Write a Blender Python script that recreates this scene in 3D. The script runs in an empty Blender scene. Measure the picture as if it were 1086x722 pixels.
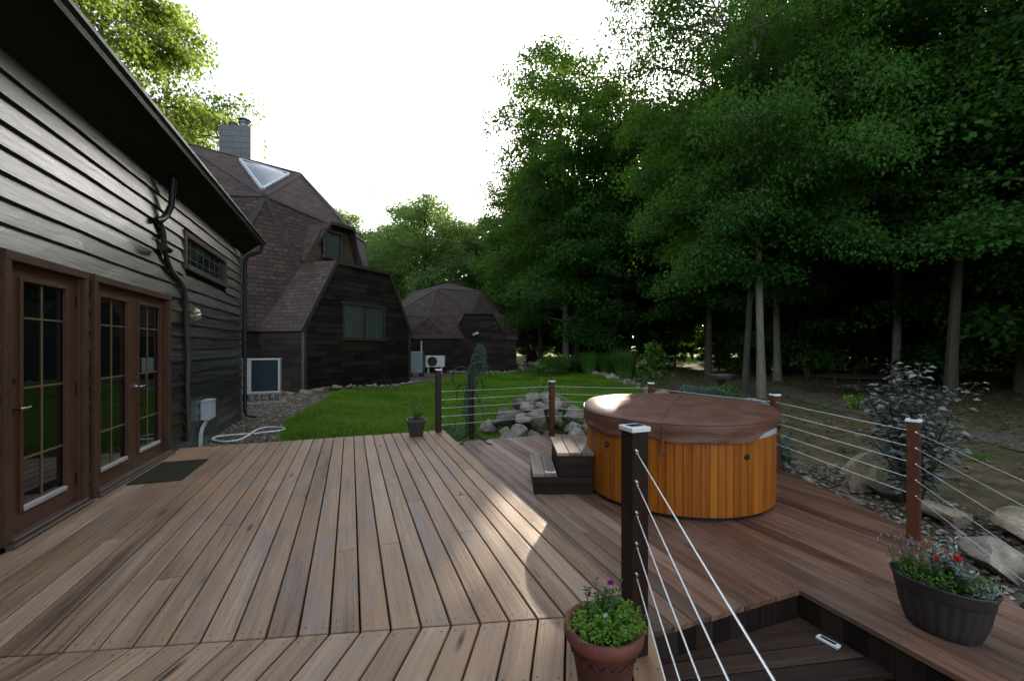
import bpy, bmesh, math, random
import numpy as np
from mathutils import Vector, Matrix
from mathutils.geometry import delaunay_2d_cdt

random.seed(7)
rng = np.random.default_rng(7)
SC = bpy.context.scene
COL = SC.collection
R_ = math.radians
PI = math.pi

# ------------------------------------------------------------------ camera
CAM_H = 1.42
YAW = math.atan(171 / 452.0)
FWD = Vector((math.sin(YAW), math.cos(YAW), 0))
RGT = Vector((math.cos(YAW), -math.sin(YAW), 0))


def ahead(side, depth, z=0.0):
    """a point given metres to the right of and ahead of the viewer's spot"""
    p = FWD * depth + RGT * side
    return Vector((p.x, p.y, z))


cam = bpy.data.cameras.new('camera')
cam.sensor_width = 36
cam.lens = 36 * 452 / 1086
cam.shift_y = 7 / 1086
cam.clip_start = 0.05
cam.clip_end = 2000
camo = bpy.data.objects.new('camera', cam)
COL.objects.link(camo)
camo.location = (0, 0, CAM_H)
camo.rotation_euler = (PI / 2, 0, -YAW)
SC.camera = camo

# ------------------------------------------------------------------ world, sun
SUN_EL, SUN_AZ = R_(15), R_(38.5)
w = bpy.data.worlds.new('World')
SC.world = w
w.use_nodes = True
nt = w.node_tree
bg = nt.nodes['Background']
sky = nt.nodes.new('ShaderNodeTexSky')
sky.sky_type = 'NISHITA'
sky.sun_disc = False
sky.sun_elevation = SUN_EL
sky.sun_rotation = SUN_AZ
sky.air_density = 1.0
sky.dust_density = 2.0
sky.ozone_density = 1.0
hs = nt.nodes.new('ShaderNodeHueSaturation')      # hazy evening sky: much paler than a clear one
hs.inputs['Saturation'].default_value = 0.5
nt.links.new(sky.outputs[0], hs.inputs['Color'])
nt.links.new(hs.outputs[0], bg.inputs[0])
bg.inputs[1].default_value = 0.15
sl = bpy.data.lights.new('sun', 'SUN')
sl.energy = 2.2
sl.angle = R_(0.5)
sl.color = (1.0, 0.86, 0.68)
so = bpy.data.objects.new('sun', sl)
COL.objects.link(so)
sundir = Vector((math.sin(SUN_AZ) * math.cos(SUN_EL), math.cos(SUN_AZ) * math.cos(SUN_EL), math.sin(SUN_EL)))
so.rotation_euler = (-sundir).to_track_quat('-Z', 'Y').to_euler()
so.location = (20, 20, 30)
SC.view_settings.view_transform = 'Standard'
SC.view_settings.look = 'None'
SC.view_settings.exposure = 2.12
SC.view_settings.gamma = 1
SC.cycles.use_denoising = True
SC.cycles.max_bounces = 8
SC.cycles.diffuse_bounces = 4
SC.cycles.glossy_bounces = 3
SC.cycles.transmission_bounces = 4
SC.cycles.caustics_reflective = False
SC.cycles.caustics_refractive = False


# ------------------------------------------------------------------ object helpers
def tag(o, label=None, cat=None, group=None, kind=None):
    if label: o['label'] = label
    if cat: o['category'] = cat
    if group: o['group'] = group
    if kind: o['kind'] = kind
    return o


def thing(name, label, cat, loc=(0, 0, 0), rz=0.0, group=None):
    o = bpy.data.objects.new(name, None)
    COL.objects.link(o)
    o.location = loc
    o.rotation_euler = (0, 0, rz)
    o.empty_display_size = 0.2
    return tag(o, label, cat, group)


def link(name, me, parent=None):
    o = bpy.data.objects.new(name, me)
    COL.objects.link(o)
    if parent is not None:
        o.parent = parent
    return o


def copy_tree(o, parent=None):
    c = o.copy()
    COL.objects.link(c)
    if parent is not None:
        c.parent = parent
    for ch in list(o.children):
        copy_tree(ch, c)
    return c


class MB:
    """collects polygons with a uv in metres and a per-vertex tone"""

    def __init__(s):
        s.v, s.f, s.uv, s.t, s.m, s.sm = [], [], [], [], [], []

    def add(s, verts, faces, uvs=None, tone=0.5, m=0, smooth=False):
        b = len(s.v)
        s.v += [tuple(p) for p in verts]
        s.uv += [tuple(q) for q in uvs] if uvs is not None else [(0, 0)] * len(verts)
        s.t += [tone] * len(verts)
        for f in faces:
            s.f.append([b + i for i in f])
            s.m.append(m)
            s.sm.append(smooth)

    def build(s, name, mats, parent=None, bevel=0.0, seg=1):
        me = bpy.data.meshes.new(name)
        me.from_pydata(s.v, [], s.f)
        if not isinstance(mats, (list, tuple)): mats = [mats]
        for m in mats: me.materials.append(m)
        me.polygons.foreach_set('material_index', s.m)
        me.polygons.foreach_set('use_smooth', s.sm)
        li = np.empty(len(me.loops), dtype=np.int32)
        me.loops.foreach_get('vertex_index', li)
        uvl = me.uv_layers.new(name='uv')
        uvl.data.foreach_set('uv', np.asarray(s.uv, dtype=np.float32)[li].ravel())
        at = me.attributes.new('tone', 'FLOAT', 'POINT')
        at.data.foreach_set('value', np.asarray(s.t, dtype=np.float32))
        me.update()
        o = link(name, me, parent)
        if bevel > 0:
            md = o.modifiers.new('bevel', 'BEVEL')
            md.width = bevel
            md.segments = seg
            md.limit_method = 'ANGLE'
            md.angle_limit = R_(40)
        return o

    # --- shapes
    def obox(s, c, hx, hy, hz, tone=0.5, m=0, uo=None):
        """oriented box: centre and three half-extent vectors; grain runs along the longest"""
        c, H = Vector(c), [Vector(hx), Vector(hy), Vector(hz)]
        L = [h.length for h in H]
        k = L.index(max(L))
        oth = [i for i in range(3) if i != k]
        uo = uo if uo is not None else (random.uniform(0, 40), random.uniform(0, 40))
        vs, uv = [], []
        for sx in (-1, 1):
            for sy in (-1, 1):
                for sz in (-1, 1):
                    vs.append(c + H[0] * sx + H[1] * sy + H[2] * sz)
                    sg = (sx, sy, sz)
                    uv.append((uo[0] + sg[k] * L[k], uo[1] + sg[oth[0]] * L[oth[0]] + sg[oth[1]] * L[oth[1]]))
        fs = [(0, 1, 3, 2), (4, 6, 7, 5), (0, 4, 5, 1), (2, 3, 7, 6), (0, 2, 6, 4), (1, 5, 7, 3)]
        if H[0].cross(H[1]).dot(H[2]) < 0: fs = [tuple(reversed(f)) for f in fs]
        s.add(vs, fs, uv, tone, m)

    def box(s, x0, x1, y0, y1, z0, z1, tone=0.5, m=0):
        s.obox(((x0 + x1) / 2, (y0 + y1) / 2, (z0 + z1) / 2), ((x1 - x0) / 2, 0, 0), (0, (y1 - y0) / 2, 0), (0, 0, (z1 - z0) / 2), tone, m)

    def bar(s, a, b, w, h, up=(0, 0, 1), tone=0.5, m=0):
        a, b = Vector(a), Vector(b)
        d = (b - a)
        u = Vector(up)
        x = d.normalized().cross(u)
        if x.length < 1e-4: x = Vector((1, 0, 0))
        x.normalize()
        z = x.cross(d.normalized()).normalized()
        s.obox((a + b) / 2, d / 2, x * w / 2, z * h / 2, tone, m)

    def plank(s, poly, z0, z1, d=(0, 1), bev=0.004, tone=0.5, m=0):
        """a flat board: convex outline seen from above, eased top edges"""
        P = [Vector((p[0], p[1])) for p in poly]
        ar = sum(P[i].x * P[(i + 1) % len(P)].y - P[(i + 1) % len(P)].x * P[i].y for i in range(len(P)))
        if ar < 0: P.reverse()
        n = len(P)
        ins = []
        for i in range(n):
            a, b, c = P[i - 1], P[i], P[(i + 1) % n]
            e1, e2 = (b - a).normalized(), (c - b).normalized()
            n1, n2 = Vector((-e1.y, e1.x)), Vector((-e2.y, e2.x))
            k = (n1 + n2)
            k = k / max(0.2, k.dot(n1)) * bev
            if k.length > 3 * bev: k = k.normalized() * 3 * bev
            ins.append(b + k)
        dv = Vector(d).normalized()
        pv = Vector((-dv.y, dv.x))
        ou, ov = random.uniform(0, 60), random.uniform(0, 60)
        vs, uv = [], []
        for ring, z in ((P, z0), (P, z1 - bev), (ins, z1)):
            for p in ring:
                vs.append((p.x, p.y, z))
                uv.append((ou + p.dot(dv), ov + p.dot(pv) - (z1 - z)))
        fs = [tuple(range(2 * n, 3 * n)), tuple(reversed(range(n)))]
        for r in (0, 1):
            for i in range(n):
                j = (i + 1) % n
                fs.append((r * n + i, r * n + j, (r + 1) * n + j, (r + 1) * n + i))
        s.add(vs, fs, uv, tone, m)

    def tube(s, pts, rad, n=8, tone=0.5, m=0, cap=True, smooth=True):
        pts = [Vector(p) for p in pts]
        if not isinstance(rad, (list, tuple)): rad = [rad] * len(pts)
        vs, uv, fs = [], [], []
        t0 = (pts[1] - pts[0]).normalized()
        x = t0.cross(Vector((0, 0, 1)))
        if x.length < 1e-3: x = Vector((1, 0, 0))
        x.normalize()
        L = 0
        for i, p in enumerate(pts):
            if i == 0: t = t0
            elif i == len(pts) - 1: t = (pts[i] - pts[i - 1]).normalized()
            else: t = (pts[i + 1] - pts[i - 1]).normalized()
            if i: L += (pts[i] - pts[i - 1]).length
            x = (x - t * x.dot(t))
            if x.length < 1e-5: x = t.orthogonal()
            x.normalize()
            y = t.cross(x)
            for k in range(n + 1):
                a = 2 * PI * k / n
                vs.append(p + (x * math.cos(a) + y * math.sin(a)) * rad[i])
                uv.append((L, k / n * 2 * PI * rad[0]))
        for i in range(len(pts) - 1):
            for k in range(n):
                a = i * (n + 1) + k
                fs.append((a, a + 1, a + n + 2, a + n + 1))
        s.add(vs, fs, uv, tone, m, smooth)
        if cap:
            for i, rev in ((0, True), (len(pts) - 1, False)):
                ring = [vs[i * (n + 1) + k] for k in range(n)]
                s.add(ring, [tuple(reversed(range(n))) if rev else tuple(range(n))], None, tone, m)

    def lathe(s, prof, n=32, c=(0, 0, 0), sx=1, sy=1, rot=0.0, tone=0.5, m=0, smooth=True, fn=None):
        vs, uv, fs = [], [], []
        c = Vector(c)
        L = 0
        cr, sr = math.cos(rot), math.sin(rot)
        for i, (r, z) in enumerate(prof):
            if i: L += math.hypot(r - prof[i - 1][0], z - prof[i - 1][1])
            for k in range(n + 1):
                a = 2 * PI * k / n
                rr, zz = (r, z) if fn is None else fn(i, a, r, z)
                px, py = rr * math.cos(a) * sx, rr * math.sin(a) * sy
                vs.append((c.x + px * cr - py * sr, c.y + px * sr + py * cr, c.z + zz))
                uv.append((a * max(prof[0][0], .05), L))
        for i in range(len(prof) - 1):
            for k in range(n):
                a = i * (n + 1) + k
                fs.append((a, a + 1, a + n + 2, a + n + 1))
        s.add(vs, fs, uv, tone, m, smooth)

    def face(s, pts, m=0, tone=0.5, uvo=(0, 0)):
        """planar polygon with uv in metres (u level, v up the slope)"""
        P = [Vector(p) for p in pts]
        nrm = Vector((0, 0, 0))
        for i in range(len(P)):
            nrm += P[i].cross(P[(i + 1) % len(P)])
        nrm.normalize()
        u = Vector((0, 0, 1)).cross(nrm)
        if u.length < 1e-3: u = Vector((1, 0, 0))
        u.normalize()
        v = nrm.cross(u)
        s.add(P, [tuple(range(len(P)))], [(p.dot(u) + uvo[0], p.dot(v) + uvo[1]) for p in P], tone, m)


# ------------------------------------------------------------------ materials
class NT:
    def __init__(s, name):
        s.mat = bpy.data.materials.new(name)
        s.mat.use_nodes = True
        s.t = s.mat.node_tree
        s.b = s.t.nodes['Principled BSDF']
        s.out = s.t.nodes['Material Output']

    def n(s, typ, **kw):
        nd = s.t.nodes.new(typ)
        for k, v in kw.items():
            if k.startswith('_'): setattr(nd, k[1:], v)
            else:
                s.set(nd, k.replace('__', ' '), v)
        return nd

    def set(s, nd, key, v):
        try: inp = nd.inputs[int(key[1:])] if key[0] == 'i' and key[1:].isdigit() else nd.inputs[key]
        except KeyError: inp = nd.inputs[key.replace('_', ' ')]
        if hasattr(v, 'links') or isinstance(v, bpy.types.NodeSocket): s.t.links.new(v, inp)
        else: inp.default_value = v

    def uv(s, su=1, sv=1):
        u = s.n('ShaderNodeUVMap')
        u.uv_map = 'uv'
        mp = s.n('ShaderNodeMapping')
        s.t.links.new(u.outputs[0], mp.inputs[0])
        mp.inputs['Scale'].default_value = (su, sv, 1)
        return mp.outputs[0]

    def pos(s, sc=(1, 1, 1)):
        g = s.n('ShaderNodeNewGeometry')
        mp = s.n('ShaderNodeMapping')
        s.t.links.new(g.outputs['Position'], mp.inputs[0])
        mp.inputs['Scale'].default_value = sc
        return mp.outputs[0]

    def obj(s, sc=(1, 1, 1)):
        g = s.n('ShaderNodeTexCoord')
        mp = s.n('ShaderNodeMapping')
        s.t.links.new(g.outputs['Object'], mp.inputs[0])
        mp.inputs['Scale'].default_value = sc
        return mp.outputs[0]

    def noise(s, vec, scale=5.0, detail=4.0, rough=0.55, dist=0.0):
        nd = s.n('ShaderNodeTexNoise')
        s.t.links.new(vec, nd.inputs['Vector'])
        nd.inputs['Scale'].default_value = scale
        nd.inputs['Detail'].default_value = detail
        nd.inputs['Roughness'].default_value = rough
        nd.inputs['Distortion'].default_value = dist
        return nd.outputs['Fac']

    def vor(s, vec, scale=5.0, feature='F1', out='Distance', rnd=1.0):
        nd = s.n('ShaderNodeTexVoronoi')
        nd.feature = feature
        s.t.links.new(vec, nd.inputs['Vector'])
        nd.inputs['Scale'].default_value = scale
        nd.inputs['Randomness'].default_value = rnd
        return nd.outputs[out]

    def ramp(s, fac, stops, interp='LINEAR'):
        nd = s.n('ShaderNodeValToRGB')
        s.t.links.new(fac, nd.inputs[0])
        cr = nd.color_ramp
        cr.interpolation = interp
        while len(cr.elements) < len(stops): cr.elements.new(0.5)
        for e, (p, c) in zip(cr.elements, stops):
            e.position = p
            e.color = (c if len(c) == 4 else (*c, 1)) if hasattr(c, '__len__') else (c, c, c, 1)
        return nd.outputs[0]

    def mix(s, fac, a, b, mode='MIX'):
        nd = s.n('ShaderNodeMix')
        nd.data_type = 'RGBA'
        nd.blend_type = mode
        for idx, v in ((0, fac), (6, a), (7, b)):
            if isinstance(v, bpy.types.NodeSocket): s.t.links.new(v, nd.inputs[idx])
            elif idx == 0: nd.inputs[0].default_value = v
            else: nd.inputs[idx].default_value = (*v, 1) if len(v) == 3 else v
        return nd.outputs[2]

    def math(s, op, a, b=0.0):
        nd = s.n('ShaderNodeMath')
        nd.operation = op
        for i, v in enumerate((a, b)):
            if isinstance(v, bpy.types.NodeSocket): s.t.links.new(v, nd.inputs[i])
            else: nd.inputs[i].default_value = v
        return nd.outputs[0]

    def attr(s, name='tone'):
        nd = s.n('ShaderNodeAttribute')
        nd.attribute_name = name
        return nd.outputs['Fac']

    def bump(s, h, strength=0.3, dist=0.01):
        nd = s.n('ShaderNodeBump')
        nd.inputs['Strength'].default_value = strength
        nd.inputs['Distance'].default_value = dist
        s.t.links.new(h, nd.inputs['Height'])
        s.t.links.new(nd.outputs[0], s.b.inputs['Normal'])

    def base(s, c, rough=0.6, spec=0.5, metal=0.0):
        for k, v in (('Base Color', c), ('Roughness', rough), ('Specular IOR Level', spec), ('Metallic', metal)):
            if isinstance(v, bpy.types.NodeSocket): s.t.links.new(v, s.b.inputs[k])
            else: s.b.inputs[k].default_value = (*v, 1) if hasattr(v, '__len__') and len(v) == 3 else v
        return s.mat


def m_plain(name, c, rough=0.5, spec=0.5, metal=0.0, var=0.25, scale=8.0, bump=0.1):
    m = NT(name)
    nz = m.noise(m.obj(), scale, 5, 0.6)
    d = tuple(x * (1 - var) for x in c)
    l = tuple(min(1, x * (1 + var)) for x in c)
    col = m.ramp(nz, [(0.3, d), (0.7, l)])
    m.base(col, m.ramp(nz, [(0.3, max(0.03, rough - .08)), (0.7, min(1, rough + .08))]), spec, metal)
    if bump: m.bump(nz, bump, 0.004)
    return m.mat


def m_wood(name, stops, rough=(0.45, 0.7), knots=0.8, blot=None, streak=26, bumpk=0.5, wear=None, spec=0.5, tonek=0.45, fade=None, lo_=0.32, coat=0.0):
    m = NT(name)
    g = m.noise(m.uv(1.1, streak), 1.0, 6, 0.65, 0.6)
    g2 = m.noise(m.uv(4, streak * 4), 1.0, 3, 0.6)
    lo = m.noise(m.uv(0.9, 5), 1.0, 3, 0.55)
    t = m.attr()
    f = m.math('ADD', m.math('MULTIPLY', g, 0.55), m.math('MULTIPLY', lo, 0.3))
    f = m.math('ADD', f, m.math('MULTIPLY', g2, 0.15))
    f = m.math('ADD', f, m.math('MULTIPLY', m.math('SUBTRACT', t, 0.5), tonek))
    n = len(stops)
    col = m.ramp(f, [(lo_ + (1 - 2 * lo_) * i / (n - 1), c) for i, c in enumerate(stops)])
    if fade:                                            # boards grade to a paler tone towards the left and far end
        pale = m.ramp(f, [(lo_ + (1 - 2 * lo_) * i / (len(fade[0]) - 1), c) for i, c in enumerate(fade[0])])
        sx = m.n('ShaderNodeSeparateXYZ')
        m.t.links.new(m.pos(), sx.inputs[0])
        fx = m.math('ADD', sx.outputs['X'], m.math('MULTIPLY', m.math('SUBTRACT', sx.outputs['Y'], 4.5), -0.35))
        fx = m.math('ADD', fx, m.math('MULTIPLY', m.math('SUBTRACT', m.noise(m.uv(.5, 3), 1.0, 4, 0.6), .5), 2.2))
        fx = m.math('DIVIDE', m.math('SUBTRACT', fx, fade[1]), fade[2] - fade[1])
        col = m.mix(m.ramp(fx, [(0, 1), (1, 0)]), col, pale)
    if wear:
        wn = m.noise(m.pos((1, .55, 1)), wear[1], 5, 0.6, 0.4)
        col = m.mix(m.ramp(wn, [(wear[2], 0), (wear[3], 1)]), col, wear[0], 'MIX' if len(wear) < 5 else wear[4])
    if blot:
        bn = m.noise(m.uv(0.5, 2.2), 1.7, 4, 0.6, 0.5)
        col = m.mix(m.ramp(bn, [(0.55, 0), (0.72, 0.75)]), col, blot)
    if knots:
        kv = m.vor(m.uv(1.25, 6.5), 1.0)
        kf = m.ramp(kv, [(0.05, 1), (0.15, 0)])
        kc = m.vor(m.uv(1.25, 6.5), 1.0, out='Color')
        sel = m.ramp(kc, [(0.5, 0), (0.55, knots)])
        col = m.mix(m.math('MULTIPLY', kf, sel), col, tuple(x * 0.28 for x in stops[0]))
    m.base(col, m.ramp(g, [(0.3, rough[0]), (0.75, rough[1])]), spec)
    if coat:
        m.b.inputs['Coat Weight'].default_value = coat
        m.b.inputs['Coat Roughness'].default_value = 0.3
        m.b.inputs['Coat IOR'].default_value = 1.7
    h = m.math('ADD', g, m.math('MULTIPLY', g2, 0.5))
    m.bump(h, bumpk, 0.004)
    return m.mat


def m_leaf(name, dark, light, trans, rough=0.45, tw=0.4, spec=0.35):
    m = NT(name)
    t = m.attr()
    oi = m.n('ShaderNodeObjectInfo')
    tt = m.math('ADD', t, m.math('MULTIPLY', m.math('SUBTRACT', oi.outputs['Random'], 0.5), 0.35))
    col = m.ramp(tt, [(0.1, dark), (0.9, light)])
    m.base(col, rough, spec)
    tr = m.n('ShaderNodeBsdfTranslucent')
    tc = m.mix(m.math('MULTIPLY', tt, 0.8), trans, tuple(min(1, x * 1.5) for x in trans))
    m.t.links.new(tc, tr.inputs['Color'])
    mx = m.n('ShaderNodeMixShader')
    mx.inputs[0].default_value = tw
    m.t.links.new(m.b.outputs[0], mx.inputs[1])
    m.t.links.new(tr.outputs[0], mx.inputs[2])
    m.t.links.new(mx.outputs[0], m.out.inputs['Surface'])
    return m.mat


def m_shingle(name, cols, bw=0.33, rh=0.145, mortar=0.006, bump=0.6, rough=0.85):
    m = NT(name)
    br = m.n('ShaderNodeTexBrick')
    m.t.links.new(m.uv(), br.inputs['Vector'])
    br.inputs['Scale'].default_value = 1
    br.inputs['Brick Width'].default_value = bw
    br.inputs['Row Height'].default_value = rh
    br.inputs['Mortar Size'].default_value = mortar
    br.inputs['Mortar Smooth'].default_value = 0.3
    br.offset = 0.37
    br.inputs['Color1'].default_value = (*cols[0], 1)
    br.inputs['Color2'].default_value = (*cols[1], 1)
    br.inputs['Mortar'].default_value = (*[c * 0.25 for c in cols[0]], 1)
    nz = m.noise(m.uv(1, 1), 2.2, 5, 0.65)
    gr = m.noise(m.uv(1, 1), 150, 2, 0.6)
    pp = m.noise(m.pos(), 0.5, 3, 0.6)
    col = m.mix(m.ramp(nz, [(0.35, 0.0), (0.7, 0.65)]), br.outputs['Color'], cols[2])
    col = m.mix(m.ramp(pp, [(0.4, 0.0), (0.75, 0.35)]), col, tuple(c * 1.5 for c in cols[2]))
    col = m.mix(m.ramp(gr, [(0.35, 0.35), (0.65, 0.0)]), col, (0.01, 0.009, 0.01))
    m.base(col, rough, 0.35)
    h = m.math('ADD', m.math('SUBTRACT', 1.0, br.outputs['Fac']), m.math('MULTIPLY', gr, 0.3))
    m.bump(h, bump, 0.015)
    return m.mat


M = {}
M['deck'] = m_wood('weathered deck board', [(0.085, 0.045, 0.025), (0.225, 0.138, 0.084), (0.335, 0.222, 0.142), (0.46, 0.33, 0.227)], (0.45, 0.65),
                   0.95, (0.19, 0.175, 0.17), wear=((0.38, 0.215, 0.105), 0.9, 0.45, 0.75), bumpk=0.9, spec=0.4, tonek=0.26)
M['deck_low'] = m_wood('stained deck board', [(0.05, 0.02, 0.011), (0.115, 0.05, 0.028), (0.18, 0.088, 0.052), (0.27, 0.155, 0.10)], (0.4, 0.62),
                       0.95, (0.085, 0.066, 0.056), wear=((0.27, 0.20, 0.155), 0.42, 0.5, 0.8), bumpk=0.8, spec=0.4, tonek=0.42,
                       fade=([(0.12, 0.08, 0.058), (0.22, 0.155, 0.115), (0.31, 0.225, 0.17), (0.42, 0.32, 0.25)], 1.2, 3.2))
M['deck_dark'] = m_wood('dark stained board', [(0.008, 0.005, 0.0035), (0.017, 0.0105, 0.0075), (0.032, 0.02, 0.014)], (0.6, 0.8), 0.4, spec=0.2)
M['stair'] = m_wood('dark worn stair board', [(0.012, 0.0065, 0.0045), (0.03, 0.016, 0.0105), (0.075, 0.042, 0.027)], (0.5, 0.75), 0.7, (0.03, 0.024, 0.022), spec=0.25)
M['siding'] = m_wood('dark stained siding', [(0.005, 0.0062, 0.0066), (0.011, 0.0135, 0.014), (0.025, 0.03, 0.031), (0.06, 0.068, 0.068)], (0.22, 0.5), 0.8, None, 22, 1.0, spec=1.0, tonek=0.4, coat=0.45,
                     wear=((0.05, 0.047, 0.042), 3.0, 0.58, 0.8))
M['post'] = m_wood('stained post', [(0.018, 0.0065, 0.0032), (0.042, 0.014, 0.0062), (0.085, 0.03, 0.012)], (0.45, 0.65), 0.5, None, 20, 0.4, spec=0.3)
M['cedar'] = m_wood('varnished cedar', [(0.17, 0.046, 0.005), (0.29, 0.086, 0.008), (0.40, 0.135, 0.014)], (0.32, 0.5), 0.0, None, 22, 0.2, spec=0.3, tonek=0.26)
M['step'] = m_wood('weathered step board', [(0.10, 0.07, 0.05), (0.21, 0.155, 0.115), (0.31, 0.24, 0.185)], (0.5, 0.7), 0.8, spec=0.4)
M['trim'] = m_wood('brown trim', [(0.05, 0.033, 0.026), (0.075, 0.05, 0.038), (0.10, 0.068, 0.052)], (0.4, 0.55), 0, None, 10, 0.15, tonek=.2)
M['door'] = m_plain('brown door paint', (0.10, 0.045, 0.028), 0.45, 0.3, 0, 0.12, 3, 0.05)
M['door_trim'] = m_plain('dark brown frame paint', (0.085, 0.042, 0.026), 0.5, 0.3, 0, 0.15, 4, 0.05)
M['soffit'] = m_plain('dark soffit board', (0.012, 0.012, 0.012), 0.7, 0.3, 0, 0.2, 3)
M['gutter'] = m_plain('dark metal gutter', (0.016, 0.015, 0.0145), 0.45, 0.4, 0.0, 0.2, 4, 0.03)
M['black'] = m_plain('black painted metal', (0.012, 0.014, 0.015), 0.4, 0.5, 0.2, 0.2, 20, 0.05)
M['chrome'] = m_plain('brushed steel', (0.6, 0.6, 0.6), 0.28, 0.5, 1.0, 0.08, 30, 0.02)
M['cable'] = m_plain('steel cable', (0.72, 0.74, 0.74), 0.35, 0.5, 0.55, 0.08, 60, 0.1)
M['solar_frame'] = m_plain('white plastic cap', (0.78, 0.78, 0.76), 0.35, 0.5, 0, 0.05, 10, 0)
M['solar'] = m_plain('solar cell', (0.02, 0.03, 0.055), 0.15, 0.7, 0, 0.3, 60, 0)
M['muntin'] = m_plain('tan grille bar', (0.19, 0.125, 0.06), 0.5, 0.4, 0, 0.1, 10, 0)
M['sill_light'] = m_plain('pale worn sill', (0.42, 0.4, 0.38), 0.5, 0.5, 0, 0.15, 6, 0)
M['white'] = m_plain('off white enamel', (0.52, 0.53, 0.51), 0.4, 0.5, 0, 0.08, 4, 0.02)
M['grey_box'] = m_plain('grey enamel box', (0.42, 0.47, 0.5), 0.45, 0.5, 0, 0.1, 6, 0.03)
M['coil'] = m_plain('dark coil fins', (0.012, 0.035, 0.05), 0.5, 0.4, 0.2, 0.3, 30, 0.2)
M['grey_coil'] = m_plain('grey coil fins', (0.16, 0.2, 0.22), 0.5, 0.4, 0.2, 0.3, 30, 0.2)
M['block'] = m_plain('concrete block', (0.26, 0.245, 0.22), 0.9, 0.2, 0, 0.25, 14, 0.6)
M['hose'] = m_plain('white hose', (0.72, 0.74, 0.72), 0.45, 0.5, 0, 0.08, 10, 0)
M['brass'] = m_plain('tarnished brass', (0.42, 0.28, 0.13), 0.4, 0.5, 0.8, 0.2, 15, 0.05)
M['terra'] = m_plain('terracotta', (0.085, 0.028, 0.021), 0.65, 0.35, 0, 0.3, 9, 0.25)
M['terra_rim'] = m_plain('terracotta rim', (0.18, 0.06, 0.042), 0.65, 0.35, 0, 0.3, 12, 0.25)
M['pot_dark'] = m_plain('dark plastic planter', (0.03, 0.026, 0.025), 0.45, 0.5, 0, 0.15, 9, 0.08)
M['soil'] = m_plain('potting soil', (0.03, 0.022, 0.016), 0.95, 0.1, 0, 0.4, 40, 1.0)
M['chimney'] = m_shingle('chimney cladding', [(0.10, 0.11, 0.115), (0.13, 0.14, 0.145), (0.085, 0.095, 0.10)], 0.9, 0.28, 0.012, 0.5, 0.55)
M['roof'] = m_shingle('asphalt shingle', [(0.05, 0.032, 0.025), (0.125, 0.083, 0.066), (0.056, 0.039, 0.033)], 0.34, 0.165, 0.016, 0.9, 0.9)
M['ridge'] = m_plain('shingle cap', (0.055, 0.042, 0.041), 0.85, 0.3, 0, 0.35, 5, 0.5)
M['wallshake'] = m_wood('dark stained shake', [(0.006, 0.0042, 0.0032), (0.014, 0.009, 0.0065), (0.027, 0.018, 0.013)], (0.65, 0.85), 0.2, None, 12, 0.7, spec=0.2, tonek=0.7)
M['bark'] = None


def vinyl():
    m = NT('brown vinyl')
    nz = m.noise(m.pos(), 5, 4, 0.55)
    fine = m.noise(m.pos(), 180, 2, 0.5)
    col = m.ramp(nz, [(0.3, (0.10, 0.042, 0.027)), (0.7, (0.155, 0.068, 0.046))])
    m.base(col, m.ramp(nz, [(0.3, 0.4), (0.7, 0.55)]), 0.35)
    wr = m.noise(m.pos((1, 1, 6)), 3.5, 4, 0.5, 0.7)
    m.bump(m.math('ADD', m.math('MULTIPLY', fine, 0.12), wr), 0.45, 0.02)
    return m.mat


M['vinyl'] = vinyl()


def glass(name, c, rough=0.02, ior=1.6):
    m = NT(name)
    m.base(c, rough, 0.5)
    m.b.inputs['IOR'].default_value = ior
    return m.mat


M['glass'] = glass('dark door glass', (0.004, 0.006, 0.007), 0.015, 1.75)
M['glass_teal'] = glass('window glass', (0.012, 0.03, 0.032), 0.05, 1.6)
M['skylight'] = glass('skylight dome', (0.05, 0.06, 0.065), 0.06, 2.2)
M['curtain'] = m_wood('pale curtain', [(0.36, 0.40, 0.40), (0.48, 0.52, 0.52), (0.58, 0.62, 0.61)], (0.8, 0.9), 0, None, 1, 0.1)


def clear_glass():
    m = NT('clear lamp glass')
    m.base((0.9, 0.92, 0.9), 0.05, 0.5)
    m.b.inputs['Transmission Weight'].default_value = 0.85
    return m.mat


M['lampglass'] = clear_glass()


def bark(name, a, b):
    m = NT(name)
    n1 = m.noise(m.uv(2.2, 14), 1.0, 6, 0.65, 0.8)
    n2 = m.noise(m.pos(), 0.8, 4, 0.6)
    col = m.ramp(n1, [(0.3, a), (0.7, b)])
    col = m.mix(m.ramp(n2, [(0.5, 0), (0.75, 0.6)]), col, (0.055, 0.07, 0.035))
    m.base(col, 0.9, 0.2)
    m.bump(n1, 0.9, 0.03)
    return m.mat


M['bark'] = bark('grey bark', (0.075, 0.066, 0.054), (0.19, 0.17, 0.14))
M['bark_dark'] = bark('dark bark', (0.028, 0.024, 0.019), (0.07, 0.06, 0.047))


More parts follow.
